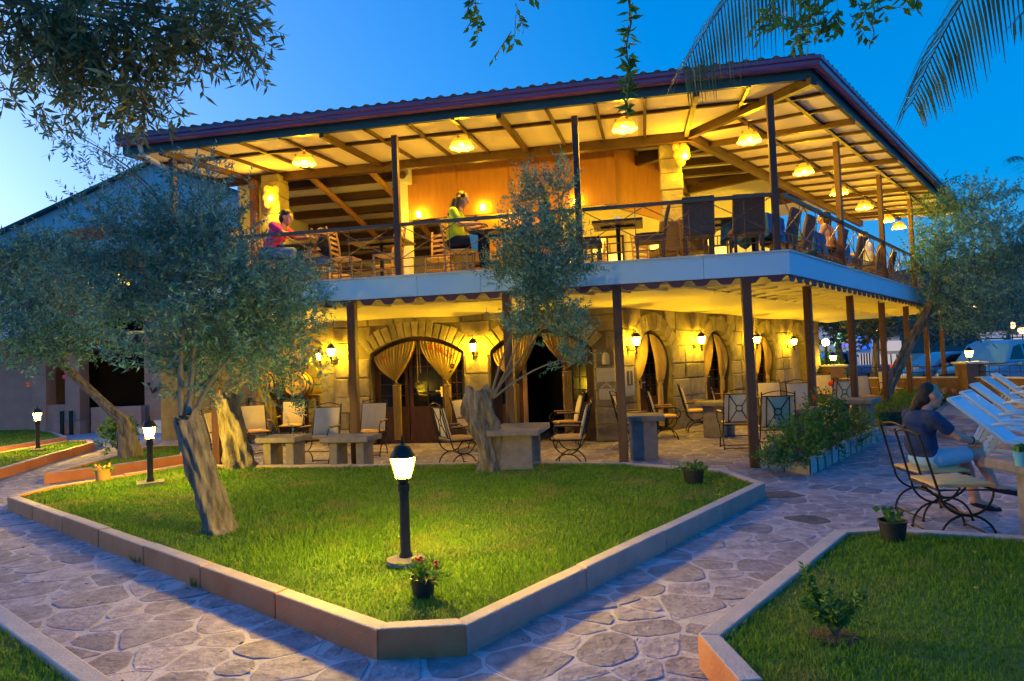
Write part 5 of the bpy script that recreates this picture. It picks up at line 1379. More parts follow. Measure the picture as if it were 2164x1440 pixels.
shrub('rose_bush', 'tall rose bush with red and magenta blooms by the second side post', 'bush', g(1752, 955, .2), (.28, .28, .40), 240, 'green_leaf', .05, .012, 'plants in the corner flower bed', flowers=[(1728, 842, 11.3, 'flower_red', .075), (1740, 846, 11.3, 'flower_red', .075), (1731, 876, 11.2, 'flower_pink', .05), (1787, 886, 11.3, 'flower_pink', .08), (1808, 898, 11.4, 'flower_red', .05), (1760, 891, 11.2, 'flower_white', .045), (1733, 868, 11.2, 'flower_white', .045)])
shrub('leafy_bush', 'fine leaved green bush at the far end of the flower bed', 'bush', g(1815, 935, .2), (.36, .32, .26), 330, 'hedge_leaf', .045, .005, 'plants in the corner flower bed')
shrub('silver_plant', 'low silvery leaved plant at the front corner of the flower bed', 'plant', g(1655, 975, .2), (.2, .17, .12), 90, 'olive_leaf', .06, .008, 'plants in the corner flower bed', zc=.2)
shrub('ground_cover', 'low trailing green plant along the front edge of the flower bed', 'plant', g(1632, 978, .2), (.16, .14, .1), 90, 'green_leaf', .035, .009, 'plants in the corner flower bed', zc=.2)
# clipped hedge
hb = [g(1842, 905).xy, g(1925, 900).xy, g(1990, 868).xy, g(2010, 850).xy, g(1935, 850).xy, g(1850, 872).xy]; hb = ccw([tuple(v) for v in hb]); hc = Vector((sum(p[0] for p in hb)/6, sum(p[1] for p in hb)/6, 0))
hg = thing('hedge', 'clipped green hedge between the flower bed and the loungers', 'hedge', hc)
n = 34000; xs = RNG.uniform(min(p[0] for p in hb), max(p[0] for p in hb), n); ys = RNG.uniform(min(p[1] for p in hb), max(p[1] for p in hb), n)
ok = np.array([inside(x, y, hb) for x, y in zip(xs, ys)]); xs, ys = xs[ok], ys[ok]; n = len(xs); zs = RNG.random(n)**.5*.48+.03*np.sin(xs*9)*np.cos(ys*7)
V, F_ = leaves_on(np.column_stack([xs, ys, zs]), nrm(unit(n)+np.array([0, 0, .5])), RNG.uniform(.04, .09, n), np.full(n, .008)); link('foliage', npmesh('foliage', V-np.array(hc), F_, 'hedge_leaf'), None, hg)
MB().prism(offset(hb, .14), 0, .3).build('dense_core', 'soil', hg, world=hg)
shrub('flower_clump', 'orange flowers growing beside the low wall beyond the hedge', 'flowers', g(2010, 842), (.5, .4, .25), 70, 'hedge_leaf', .08, .012, flowers=[(1995, 826, 17, 'flower_orange', .09), (2014, 826, 17, 'flower_orange', .08)])
shrub('flowering_bush', 'dark bush with a few red flowers in front of the house', 'bush', g(60, 905), (1.3, .9, .85), 300, 'hedge_leaf', .12, .02, per=12, flowers=[(60, 813, 19, 'flower_orange', .08), (137, 797, 19, 'flower_pink', .07)])
shrub('leafy_bush', 'bright green bush at the foot of the young leaning olive', 'bush', g(248, 950, .16), (.33, .3, .33), 90, 'green_leaf', .09, .022, 'bushes on the wedge lawn')
# potted plants
def pot(base, R, H, label, m='black_plastic', plant=None, seed=1):
    r = thing('flower_pot', label, 'pot', base, 0, 'pots standing on the lawns')
    MB().lathe([(R*.78, 0), (R*.98, H*.93), (R*1.05, H*.93), (R*1.05, H), (R*.95, H), (R*.9, H*.8), (R*.86, H*.78)], 24).build('pot_body', m, r, True)
    MB().lathe([(R*.9, H*.79), (1e-5, H*.8)], 20).build('soil', 'soil', r, True)
    n, LL, LW, sp, leafm = plant; c = np.array([0, 0, H*.8]); P = c+np.column_stack([RNG.normal(size=n)*R*sp*.4, RNG.normal(size=n)*R*sp*.4, np.zeros(n)]); D = nrm(np.column_stack([P[:, 0], P[:, 1], np.full(n, R*.7)])+RNG.normal(size=(n, 3))*.3*R)
    D[:, 2] = np.abs(D[:, 2]); ln = RNG.uniform(.6, 1.3, n)*LL; V, F_ = sprays(P, D, ln*1.6, 5, LL, LW); link('plant', npmesh('plant', V, F_, leafm), None, r)['kind'] = 'stuff'
    return r
pA = pot(g(895, 1259, .155), .085, .125, 'black plastic pot of red flowers in front of the middle lantern', plant=(22, .07, .010, 1.0, 'green_leaf'))
for dx, dz, fm in ((-.05, .24, 'flower_yellow'), (-.02, .25, 'flower_red'), (-.005, .235, 'flower_orange'), (.095, .21, 'flower_red'), (.105, .195, 'flower_red')):
    m = MB()
    for k in range(6): q = unit(1)[0]*.014; m.ball((dx+q[0], q[1]-.02, dz+q[2]), .014, 6, (1, 1, .7))
    m.build('blossom', fm, pA, True); MB().tube([(dx*.3, 0, .1), (dx, -.02, dz)], .003, 5).build('stem', 'green_leaf', pA)
pot(g(1888, 1141, .155), .105, .155, 'black plastic pot with a small seedling on the right lawn', plant=(7, .07, .024, .6, 'green_leaf'))
pot(g(1466, 1020, .155), .13, .17, 'black plastic pot of ferny leaves at the far edge of the large lawn', plant=(20, .07, .014, 1.2, 'green_leaf'))
pB = pot(g(218, 1015, .155), .115, .17, 'terracotta tub of pale flowers against the wedge lawn kerb', 'terracotta', plant=(18, .05, .012, 1.3, 'green_leaf'))
for k in range(7): MB().ball((.09*math.cos(k*.9), .09*math.sin(k*.9), .21+.02*math.sin(k*2)), .02, 6).build('blossom', ('flower_yellow', 'flower_orange')[k % 2], pB, True)
# sapling in a bare ring of soil on the right lawn
sb = g(1763, 1348, .15); sp_ = thing('sapling', 'small bushy sapling in a dark hollow of soil on the right lawn', 'plant', sb)
MB().lathe([(.13, .012), (.1, .02), (1e-5, .022)], 18).build('soil_ring', 'soil', sp_, True)
st = MB(); tips = []
for k in range(13):
    a = k*2.4; e = Vector((.16*math.cos(a)*(.5+.5*random.random()), .13*math.sin(a), .2+.16*random.random())); st.tube(limb_path((0, 0, .01), e, .12, 4), [.006, .005, .004, .003, .002], 5); tips.append(e)
e = Vector((-.10, .1, .47)); st.tube(limb_path((0, 0, .02), e, .05, 5), [.006, .005, .004, .004, .003, .002], 5); tips += [e, e*.85, e*.7, e*.55]
st.build('stems', 'bark_twig', sp_, True)
T = np.repeat(np.array([list(t) for t in tips]), 46, axis=0); T = T*RNG.uniform(.45, 1.05, (len(T), 1)); D = nrm(T*np.array([1, 1, .3])+unit(len(T))*.25)
V, F_ = leaves_on(T, D, RNG.uniform(.035, .06, len(T)), RNG.uniform(.009, .015, len(T))); link('foliage', npmesh('foliage', V, F_, 'green_leaf'), None, sp_); sp_.scale = (.95, .95, .72)
# weeds in the joints beside the kerb
for px, py, lab in ((288, 1192, 'weed tuft at the foot of the left kerb'), (408, 1242, 'tall weed against the left kerb'), (1350, 1178, 'thin weed growing up the right kerb of the big lawn')):
    b_ = g(px, py); wd_ = thing('weed', lab, 'weed', b_, 0, 'weeds in the paving joints'); n = 26; P = RNG.normal(size=(n, 3))*np.array([.02, .02, 0])
    V, F_ = leaves_on(P, nrm(np.abs(RNG.normal(size=(n, 3)))*np.array([0, 0, 1])+RNG.normal(size=(n, 3))*.35), RNG.uniform(.05, .13, n), np.full(n, .004)); link('blades', npmesh('blades', V, F_, 'green_leaf'), None, wd_)

# dry leaves lying about
n = 900; xs = RNG.uniform(-7, 7, n); ys = RNG.uniform(2.4, 11, n); zs = np.array([LZ+.012 if any(inside(x, y, q) for q in lawn_inner) else .014 for x, y in zip(xs, ys)])
D = nrm(unit(n)*np.array([1, 1, .15])); V, F_ = leaves_on(np.column_stack([xs, ys, zs]), D, RNG.uniform(.02, .05, n), RNG.uniform(.004, .008, n))
V[:, 2] = np.maximum(V[:, 2], .01); tag(link('leaf_litter', npmesh('leaf_litter', V, F_, mat('dry_leaf', (.16, .11, .05), (.3, .22, .1), 30, .9).name)), 'dry olive leaves scattered over paving and grass', 'leaves', kind='stuff')
# ================================================================== people
def cap_mesh(mb, a, b, ra, rb, n=14):
    a, b = Vector(a), Vector(b); d = b-a; L = d.length
    if L < 1e-6: d = Vector((0, 0, 1)); L = 1e-6
    d = d.normalized(); u = d.cross(Vector((0, 0, 1))) if abs(d.z) < .9 else d.cross(Vector((1, 0, 0))); u.normalize(); v = d.cross(u); rings = []
    for k in range(1, 6): t = math.pi/2*k/5; rings.append((a-d*ra*math.cos(t), ra*math.sin(t)))
    for k in range(5, 0, -1): t = math.pi/2*k/5; rings.append((b+d*rb*math.cos(t), rb*math.sin(t)))
    vs = [a-d*ra]; fs = []
    for p, r in rings:
        for k in range(n): t = 2*math.pi*k/n; vs.append(p+(u*math.cos(t)+v*math.sin(t))*r)
    vs.append(b+d*rb); m = len(rings)
    for k in range(n): fs.append((0, 1+(k+1) % n, 1+k)); fs.append((1+(m-1)*n+k, 1+(m-1)*n+(k+1) % n, len(vs)-1))
    for i in range(m-1):
        for k in range(n): fs.append((1+i*n+k, 1+i*n+(k+1) % n, 1+(i+1)*n+(k+1) % n, 1+(i+1)*n+k))
    mb.add(vs, fs)
def ell_mesh(mb, c, r, n=18, rot=None):
    o = len(mb.v); mb.ball((0, 0, 0), 1.0, n)
    for i in range(o, len(mb.v)):
        v = Vector((mb.v[i][0]*r[0], mb.v[i][1]*r[1], mb.v[i][2]*r[2]))
        if rot: v = rot @ v
        mb.v[i] = tuple(v+Vector(c))
def blob(name, shapes, voxel, m, parent, it=4, cuts=None):
    mb = MB()
    for s in shapes:
        if s[0] == 'e': ell_mesh(mb, s[1], s[2], rot=s[3] if len(s) > 3 else None)
        else: cap_mesh(mb, *s)
    me = mb.mesh(name); bm = bmesh.new(); bm.from_mesh(me); bmesh.ops.remove_doubles(bm, verts=bm.verts, dist=1e-5); bmesh.ops.recalc_face_normals(bm, faces=bm.faces); bm.to_mesh(me); bm.free()
    o = bpy.data.objects.new(name, me); COL.objects.link(o)
    r = o.modifiers.new('r', 'REMESH'); r.mode = 'VOXEL'; r.voxel_size = voxel
    s = o.modifiers.new('s', 'SMOOTH'); s.iterations = it; s.factor = .5
    bpy.context.view_layer.update(); dg = bpy.context.evaluated_depsgraph_get(); me2 = bpy.data.meshes.new_from_object(o.evaluated_get(dg)); bpy.data.objects.remove(o)
    if cuts:
        bm = bmesh.new(); bm.from_mesh(me2)
        for co, no in cuts: bmesh.ops.bisect_plane(bm, geom=bm.verts[:]+bm.edges[:]+bm.faces[:], plane_co=co, plane_no=no, clear_outer=True)
        bm.to_mesh(me2); bm.free()
    me2.polygons.foreach_set('use_smooth', [True]*len(me2.polygons)); me2.materials.clear(); me2.materials.append(MATS[m]); me2.name = name
    return link(name, me2, None, parent)
def hand(w_, d, up, thumb_side, curl=.5):
    w_, d, up = Vector(w_), Vector(d).normalized(), Vector(up).normalized(); s = d.cross(up).normalized()*thumb_side; up = s.cross(d)*thumb_side; out = []
    up = up.normalized()
    for k in range(4): out.append((w_+d*.015+s*(.024-.016*k), w_+d*.085+s*(.030-.020*k), .013, .012))
    for k, L in enumerate((.068, .078, .073, .056)):
        p0 = w_+d*.088+s*(.030-.020*k); p1 = p0+(d*math.cos(curl*.6)-up*math.sin(curl*.6))*L*.55; p2 = p1+(d*math.cos(curl*1.7)-up*math.sin(curl*1.7))*L*.5
        out += [(p0, p1, .0095, .0088), (p1, p2, .0088, .0075)]
    t0 = w_+d*.025+s*.028; t1 = t0+(s*.7+d*.6-up*.15).normalized()*.045; t2 = t1+(d*.9+s*.1-up*.35).normalized()*.032
    return out+[(t0, t1, .013, .0105), (t1, t2, .0105, .008)]
def head_shapes(c, yaw=0, pitch=0, neck=None):
    R = Matrix.Rotation(yaw, 3, 'Z') @ Matrix.Rotation(pitch, 3, 'Y'); c = Vector(c); T = lambda x, y, z: c+R @ Vector((x, y, z))
    sh = [('e', T(-.012, 0, .025), (.098, .077, .098), R), ('e', T(.022, 0, -.035), (.070, .062, .085), R), (T(.045, 0, -.085), T(.062, 0, -.092), .032, .024),
          (T(.088, 0, .012), T(.108, 0, -.018), .010, .016), (T(.076, -.03, .033), T(.076, .03, .033), .016, .016), (T(.078, -.016, -.055), T(.078, .016, -.055), .014, .014),
          (T(.05, -.038, -.02), T(.055, -.042, -.03), .026, .024), (T(.05, .038, -.02), T(.055, .042, -.03), .026, .024)]
    for s in (-1, 1): sh += [('e', T(-.005, s*.082, -.005), (.022, .010, .034), R)]
    return sh, T, R
def face(parent, T, R):
    for s in (-1, 1):
        MB().ball(T(.082, s*.03, .014), .0115, 10).build('eye', 'shirt_white', parent, True); MB().ball(T(.0905, s*.03, .014), .006, 8).build('iris', 'hair', parent.children[-1] if False else parent, True)
        MB().tube([T(.086, s*.015, .035), T(.088, s*.03, .040), T(.078, s*.045, .036)], .004, 6).build('eyebrow', 'hair', parent, True)
    MB().tube([T(.088, -.022, -.056), T(.094, 0, -.054), T(.088, .022, -.056)], .005, 6).build('lips', 'flower_red' if False else 'skin_tan', parent, True)
def person(label, pos, heading, J, wear, voxel=.011, skin='skin', yaw=0, pitch=0, hair=None, scale=1.0):
    """J: joints in the person's own frame (x forward, y left, z up)"""
    r = thing('person', label, 'person', pos, math.radians(90-heading)); r.scale = (scale,)*3; Vv = {k: Vector(v) for k, v in J.items()}
    hs_, T, R = head_shapes(Vv['head'], yaw, pitch); sh = list(hs_)
    sh += [(Vv['neck']-Vector((0, 0, .03)), Vv['head']+Vector((-.015, 0, -.06)), .052, .05)]
    tor = [('e', Vv['pelvis'], (.12, .165, .11)), ('e', Vv['waist'], (.108, .145, .13)), ('e', Vv['chest'], (.118, .165, .15)), (Vv['sl'], Vv['sr'], .06, .06), (Vv['neck']-Vector((0, .05, .03)), Vv['neck']-Vector((0, -.05, .03)), .055, .055), (Vv['pelvis'], Vv['chest'], .105, .11)]
    sh += tor; arms = []; legs = []
    for s in 'lr':
        arms.append((Vv['s'+s], Vv['e'+s], .05, .041)); sh += [arms[-1], (Vv['e'+s], Vv['w'+s], .041, .028)]
        d = Vv['h'+s]-Vv['w'+s]; sh += hand(Vv['w'+s], d, (0, 0, 1), 1 if s == 'l' else -1, .6); sh.append((Vv['w'+s]-d.normalized()*.02, Vv['w'+s]+d.normalized()*.02, .027, .023))
        if 'p'+s in Vv:
            legs.append((Vv['p'+s], Vv['k'+s], .088, .062)); k, a, t = Vv['k'+s], Vv['a'+s], Vv['t'+s]
            sh += [legs[-1], (k, k.lerp(a, .35), .058, .060), (k.lerp(a, .35), a, .058, .037), (a, t, .036, .030), (a+(a-t)*.2, a+(t-a)*.2, .036, .036), (a.lerp(t, .6)+Vector((0, .02, -.01)), t+Vector((0, .015, 0)), .028, .022)]
    body = blob('body', sh, voxel, skin, r)
    face(r, T, R)
    g_ = .014
    top, sleeve, bottom, blen, shoe = wear
    cl = [('e', Vv['pelvis']+Vector((0, 0, .03)), (.13, .172, .10)), ('e', Vv['waist'], (.124, .16, .14)), ('e', Vv['chest'], (.133, .18, .155)), (Vv['sl'], Vv['sr'], .072, .072), (Vv['pelvis'], Vv['chest'], .12, .125)]
    for (a, b_, ra, rb) in arms: cl.append((a, a.lerp(b_, sleeve), ra+.02, rb+.022))
    blob('shirt', cl, .013, top, r, 3)
    if legs:
        cl = [('e', Vv['pelvis']-Vector((0, 0, .01)), (.135, .18, .10))]
        for s in 'lr':
            cl.append((Vv['p'+s], Vv['p'+s].lerp(Vv['k'+s], min(1, blen)), .10, .080 if blen < 1 else .075))
            if blen > 1: k, a = Vv['k'+s], Vv['a'+s]; cl.append((k, k.lerp(a, blen-1), .072, .055))
        blob('trousers' if blen > 1 else 'shorts', cl, .013, bottom, r, 3)
        for s in 'lr':
            a, t = Vv['a'+s], Vv['t'+s]; dn = Vector((0, 0, -.014)); f = (t-a).normalized()
            blob('shoe', [(a+dn-f*.03, t+dn+f*.02, .036, .034), (a.lerp(t, .55)+dn, t+dn+f*.03, .038, .032)], .010, shoe, r, 2)
    if hair: 
        hm, shapes = hair; blob('hair', [tuple([q[0], T(*q[1]), q[2]]+([R] if len(q) == 3 else [])) if q[0] == 'e' else (T(*q[0]), T(*q[1]), q[2], q[3]) for q in shapes], .009, hm, r, 3)
    return r
SEAT = dict(pelvis=(-.05, 0, .56), waist=(-.06, 0, .72), chest=(-.03, 0, .90), neck=(0, 0, 1.06), head=(.05, 0, 1.20), sl=(-.02, .17, 1.0), sr=(-.02, -.17, 1.0),
            el=(.10, .23, .78), er=(.10, -.23, .78), wl=(.32, .15, .79), wr=(.32, -.15, .79), hl=(.42, .13, .79), hr=(.42, -.13, .79),
            pl=(-.03, .09, .55), pr=(-.03, -.09, .55), kl=(.40, .1, .55), kr=(.40, -.1, .55), al=(.40, .1, .09), ar=(.40, -.1, .09), tl=(.55, .11, .05), tr=(.55, -.11, .05))
def J(**k): d = dict(SEAT); d.update(k); return d
man = person('man with dark hair in a navy T-shirt and pale blue shorts sitting cross-legged', mc_loc+Vector((.03, 0, -.02)), 90,
    J(pelvis=(-.05, 0, .56), waist=(-.10, 0, .70), chest=(-.09, 0, .86), neck=(-.04, 0, .99), head=(.03, 0, 1.14), sl=(-.07, .19, .945), sr=(-.07, -.19, .945),
      er=(.11, -.25, .77), wr=(.33, -.12, .71), hr=(.42, -.06, .68), el=(.12, .22, .76), wl=(.34, .0, .72), hl=(.43, -.02, .70),
      kr=(.40, -.05, .60), ar=(.55, -.06, .27), tr=(.69, -.10, .24), kl=(.38, .12, .53), al=(.45, .06, .11), tl=(.62, .06, .05), pr=(-.02, -.09, .555), pl=(-.02, .09, .55)),
    ('shirt_navy', .55, 'shorts_blue', .70, 'trousers'), .0075, 'skin_tan', yaw=-.15, pitch=.05, scale=1.05,
    hair=('hair', [('e', (-.035, 0, .045), (.088, .080, .086)), ('e', (-.06, 0, -.02), (.066, .074, .085)), ((-.085, 0, -.03), (-.135, .01, -.13), .058, .04), ((-.13, .01, -.12), (-.16, .015, -.20), .04, .022)]))
MB().tube(arc(Vector(SEAT['pelvis'])*0+Vector((.305, -.135, .72)), .034, 0, 2*math.pi, 12, (0, 1, 0), (.3, 0, 1)), .008, 6).build('wristband', 'black_plastic', man, True)
tw = B('F', 4.52, .62, FZ)
person('woman with long brown hair in a lime green top reading at the terrace rail', tw, HR,
    J(chest=(-.01, 0, .90), neck=(.03, 0, 1.07), head=(.09, 0, 1.21), wr=(.36, -.10, .80), hr=(.46, -.06, .79), wl=(.36, .12, .80), hl=(.46, .08, .79)),
    ('shirt_lime', .5, 'trousers', 1.85, 'black_plastic'), .009, 'skin', yaw=-.1, pitch=.28, scale=1.10,
    hair=('hair_brown', [('e', (-.03, 0, .045), (.092, .085, .088)), ('e', (-.055, 0, -.03), (.07, .088, .11)), ((-.03, -.08, 0), (-.01, -.10, -.25), .042, .04), ((-.03, .08, 0), (-.01, .10, -.25), .042, .04), ((-.085, -.04, -.05), (-.12, -.05, -.27), .065, .05), ((-.085, .04, -.05), (-.12, .05, -.27), .065, .05), ((.02, -.07, .06), (.02, .07, .06), .035, .035)]))
bk = thing('menu_booklet', 'small open booklet on the table before the woman in lime', 'booklet', B('F', 3.98, .66, FZ+.752), ROTF+.2); MB().box(-.1, 0, -.07, .07, 0, .006).build('page', 'shirt_white', bk); MB().box(.0, .1, -.07, .07, 0, .007).build('page', 'shirt_white', bk)
nb_ = thing('blue_bag', 'blue and grey bag on the lap of the woman in lime', 'bag', B('F', 4.18, .40, FZ+.56), ROTF); MB().hexa([(-.05, -.02, -.12), (.05, -.02, -.16), (.05, .02, -.16), (-.05, .02, -.12), (-.09, -.02, .14), (.06, -.02, .10), (.06, .02, .10), (-.09, .02, .14)]).build('bag_body', 'blue_glaze', nb_); MB().tube([(-.08, 0, .14), (-.03, 0, .2), (.05, 0, .1)], .008, 6).build('strap', 'denim', nb_)
person('person with black hair facing the woman in lime, mostly behind the olive crown', B('F', 3.02, .75, FZ), HR-180, J(wr=(.42, -.13, .79), hr=(.54, -.12, .78), er=(.16, -.22, .80)),
    ('shirt_teal', .5, 'trousers', 1.8, 'black_plastic'), .012, 'skin', hair=('hair', [('e', (-.03, 0, .045), (.092, .085, .088)), ('e', (-.055, 0, -.02), (.07, .08, .09))]))
person('person with short dark hair in a bright pink top leaning on the terrace rail', B('F', 7.85, .42, FZ), HR,
    J(waist=(.0, 0, .70), chest=(.10, 0, .86), neck=(.20, 0, 1.0), head=(.27, 0, 1.12), sl=(.14, .19, .96), sr=(.14, -.19, .96), er=(.34, -.22, .82), wr=(.56, -.12, .80), hr=(.66, -.1, .80), el=(.34, .2, .82), wl=(.56, .1, .8), hl=(.66, .08, .8)),
    ('shirt_pink', .6, 'denim', 1.85, 'black_plastic'), .011, 'skin', pitch=.3, scale=1.1, hair=('hair', [('e', (-.025, 0, .05), (.096, .088, .085)), ('e', (-.06, 0, -.02), (.066, .08, .085))]))
person('child with dark hair in a purple top at the table by the rail', B('F', 7.0, .75, FZ), HR-180, J(chest=(.02, 0, .86), neck=(.05, 0, 1.0), head=(.1, 0, 1.13)),
    ('trousers', .6, 'denim', 1.8, 'black_plastic'), .012, 'skin', pitch=.3, scale=.85, hair=('hair', [('e', (-.025, 0, .05), (.1, .09, .09)), ('e', (-.06, 0, -.04), (.07, .085, .11))]))
person('person in dark clothes bent over the rail at the far left of the terrace', B('F', 9.0, .6, FZ), HR, J(chest=(.12, 0, .84), neck=(.22, 0, .95), head=(.29, 0, 1.05), sl=(.15, .18, .92), sr=(.15, -.18, .92), waist=(.02, 0, .70)),
    ('trousers', .7, 'trousers', 1.8, 'black_plastic'), .013, 'skin', pitch=.35, hair=('hair', [('e', (-.025, 0, .05), (.096, .088, .085)), ('e', (-.06, 0, -.02), (.066, .08, .085))]))
person('woman with thick dark curly hair seen from behind at the side rail', B('S', 4.6, .12, FZ), 310, J(), ('skin', .15, 'trousers', 1.8, 'black_plastic'), .012, 'skin', yaw=.4,
    hair=('hair', [('e', (-.04, 0, .05), (.115, .115, .105)), ('e', (-.075, 0, -.05), (.09, .12, .13)), ((-.08, -.05, -.08), (-.10, -.06, -.24), .06, .05), ((-.08, .05, -.08), (-.10, .06, -.24), .06, .05)]))
person('man with grey hair in a white shirt at the side rail', B('S', 7.7, .12, FZ), 320, J(), ('shirt_white', .6, 'denim', 1.8, 'black_plastic'), .012, 'skin', yaw=.5,
    hair=('hair_brown', [('e', (-.035, 0, .045), (.088, .080, .086)), ('e', (-.06, 0, -.02), (.062, .074, .08))]))
# ================================================================== low wall, pillars, railing
wp = [Vector((11.1, 23.7, 0)), Vector((13.62, 20.4, 0)), Vector((14.25, 17.2, 0)), Vector((15.2, 12.5, 0))]
lw = thing('low_wall', 'low rendered wall with square pillars beside the loungers and cars', 'wall', wp[1])
for i in range(3):
    a, b_ = wp[i], wp[i+1]; MB().bar(a+Vector((0, 0, .36)), b_+Vector((0, 0, .36)), .2, .72).build('wall_section', 'wall_render', lw, world=lw)
    MB().bar(a+Vector((0, 0, .74)), b_+Vector((0, 0, .74)), .26, .04).build('coping', 'stucco_white', lw, world=lw)
    for z in (.9, 1.08): MB().tube([a+Vector((0, 0, z)), b_+Vector((0, 0, z))], .012, 6).build('rail_bar', 'iron', lw, world=lw)
    n = int((b_-a).length/.3)
    for k in range(1, n): p = a.lerp(b_, k/n); MB().tube([p+Vector((0, 0, .75)), p+Vector((0, 0, 1.08))], .008, 5).build('baluster', 'iron', lw, world=lw)
for i in (0, 1):
    p = wp[i]; MB().box(p.x-.28, p.x+.28, p.y-.28, p.y+.28, 0, 1.14).build('pillar', 'wall_render', lw, world=lw); MB().box(p.x-.34, p.x+.34, p.y-.34, p.y+.34, 1.14, 1.2).build('pillar_cap', 'stucco_white', lw, world=lw)
    r = thing('pillar_lantern', ['small lit lantern on the pillar behind the arcade posts', 'small lit lantern on the pillar above the loungers'][i], 'lantern', p+Vector((0, 0, 1.2)), .4, 'lanterns on the wall pillars')
    MB().lathe([(.05, 0), (.02, .03), (.02, .08), (.04, .1)], 10).build('stem', 'iron', r, True); lantern_head(r, .1, .8, 'glow_small', 'iron')
# ================================================================== vehicles
def vehicle(name, label, p, rz, m, L, W_, H, body, cabin, wins, wheels, tail, rwin=None, rails=False):
    """body, cabin: side profiles (x,z), x from the tail (0) to the nose (L)"""
    r = thing(name, label, 'car', p, rz)
    def prof(poly, w0, name, m, bev, inset=0, zr=None):
        n = len(poly); zmin = min(z for x, z in poly); zmax = max(z for x, z in poly); vs = []
        for s in (-1, 1):
            for x, z in poly: f = (z-zmin)/(zmax-zmin+1e-6) if inset else 0; vs.append((x, s*(w0-inset*f), z))
        fs = [tuple(range(n-1, -1, -1)), tuple(range(n, 2*n))]+[(i, (i+1) % n, n+(i+1) % n, n+i) for i in range(n)]
        o = MB().add(vs, fs).build(name, m, r, True); bevel(o, bev, 3); return o
    bd = prof(body, W_/2, 'body', m, .07); cb = prof(cabin, W_/2-.04, 'cabin', m, .07, .17)
    zmin = min(z for x, z in cabin); zmax = max(z for x, z in cabin)
    for s in (-1, 1):
        for poly in wins:
            vs = []
            for x, z in poly: f = (z-zmin)/(zmax-zmin); y = s*(W_/2-.04-.17*f); vs += [(x, y+s*.006, z)]
            n = len(poly); vs2 = [(v[0], v[1]-s*.03, v[2]) for v in vs]; MB().add(vs+vs2, [tuple(range(n)) if s > 0 else tuple(range(n-1, -1, -1))]+[(i, (i+1) % n, n+(i+1) % n, n+i) for i in range(n)]).build('window', 'glass_dark', cb)
    for x in wheels:
        for s in (-1, 1):
            wr = .31; ty = MB().lathe([(.2, -.1), (.29, -.1), (wr, -.07), (wr, .07), (.29, .1), (.2, .1)], 24).build('wheel', 'tyre', r, True); ty.rotation_euler = (math.pi/2, 0, 0); ty.location = (x, s*(W_/2-.1), wr)
            rm = MB().lathe([(1e-5, .06), (.05, .065), (.05, .03), (.16, .03), (.2, .075), (.2, .03)], 20)
            for k in range(5): a = 2*math.pi*k/5; rm.bar((.04*math.cos(a), .04*math.sin(a), -s*.075), (.19*math.cos(a), .19*math.sin(a), -s*.075), .045, .02)
            ro = rm.build('rim', 'alloy', ty, True)
            if s > 0: ro.scale = (1, 1, 1)
            MB().lathe([(.36, -.02), (.385, -.02), (.385, .02), (.36, .02)], 24).build('wheel_arch', 'black_plastic', r, True)
            wa = r.children[-1]; wa.rotation_euler = (math.pi/2, 0, 0); wa.location = (x, s*(W_/2-.012), wr+.02)
    for s in (-1, 1):
        x, z0, z1, w_ = tail; o = MB().box(x-.03, x+.12, s*(W_/2-w_)-.0 if s > 0 else -(W_/2)-.012, s*(W_/2)+.012 if s > 0 else -(W_/2-w_), z0, z1).build('tail_light', 'tail_red', r); bevel(o, .03, 2)
        o = MB().box(L-.12, L+.01, s*W_*.36-.12, s*W_*.36+.12, .62, .76).build('headlight', 'shirt_white', r); bevel(o, .03, 2)
        o = MB().box(L*.62, L*.62+.12, s*(W_/2+.1)-.07, s*(W_/2+.1)+.07, .98, 1.1).build('mirror', m, r); bevel(o, .03, 2)
        MB().box(L*.38, L*.38+.16, s*(W_/2)-.015, s*(W_/2)+.015, .86, .89).build('door_handle', 'alloy', r)
        if rails: MB().tube([(.3, s*W_*.36, H+.02), (.5, s*W_*.36, H+.06), (L*.6, s*W_*.36, H+.06), (L*.65, s*W_*.36, H+.02)], .022, 8).build('roof_rail', 'black_plastic', r, True)
    if rwin: MB().add([(rwin[0], -W_*.36, rwin[1]), (rwin[0], W_*.36, rwin[1]), (rwin[2], W_*.31, rwin[3]), (rwin[2], -W_*.31, rwin[3])], [(0, 3, 2, 1)]).build('rear_window', 'glass_dark', cb)
    MB().box(.0-.015, .02, -.26, .26, .55, .67).build('number_plate', 'white_paint', r)
    return r
Yc = 25.6
cp = at(2112, 828, Yc); cp.z = 0
vehicle('blue_car', 'blue hatchback parked behind the pillar lantern', cp, math.pi+.05, 'car_blue', 4.1, 1.7, 1.5,
   [(0, .35), (0.03, .75), (.12, .98), (1.0, .98), (2.9, .95), (3.9, .78), (4.1, .62), (4.1, .3), (3.9, .22), (.2, .22)], [(.1, .95), (.3, 1.35), (.7, 1.48), (2.0, 1.5), (2.45, 1.42), (3.1, .94)],
   [[(.4, 1.0), (.5, 1.33), (.95, 1.4), (.95, 1.0)], [(1.05, 1.0), (1.05, 1.41), (1.75, 1.42), (1.75, 1.0)], [(1.85, 1.0), (1.85, 1.42), (2.3, 1.38), (2.85, 1.0)]], (.75, 3.35), (0, .8, 1.05, .2), (.13, 1.02, .32, 1.34))
vp_ = at(2196, 826, 24.2); vp_.z = 0
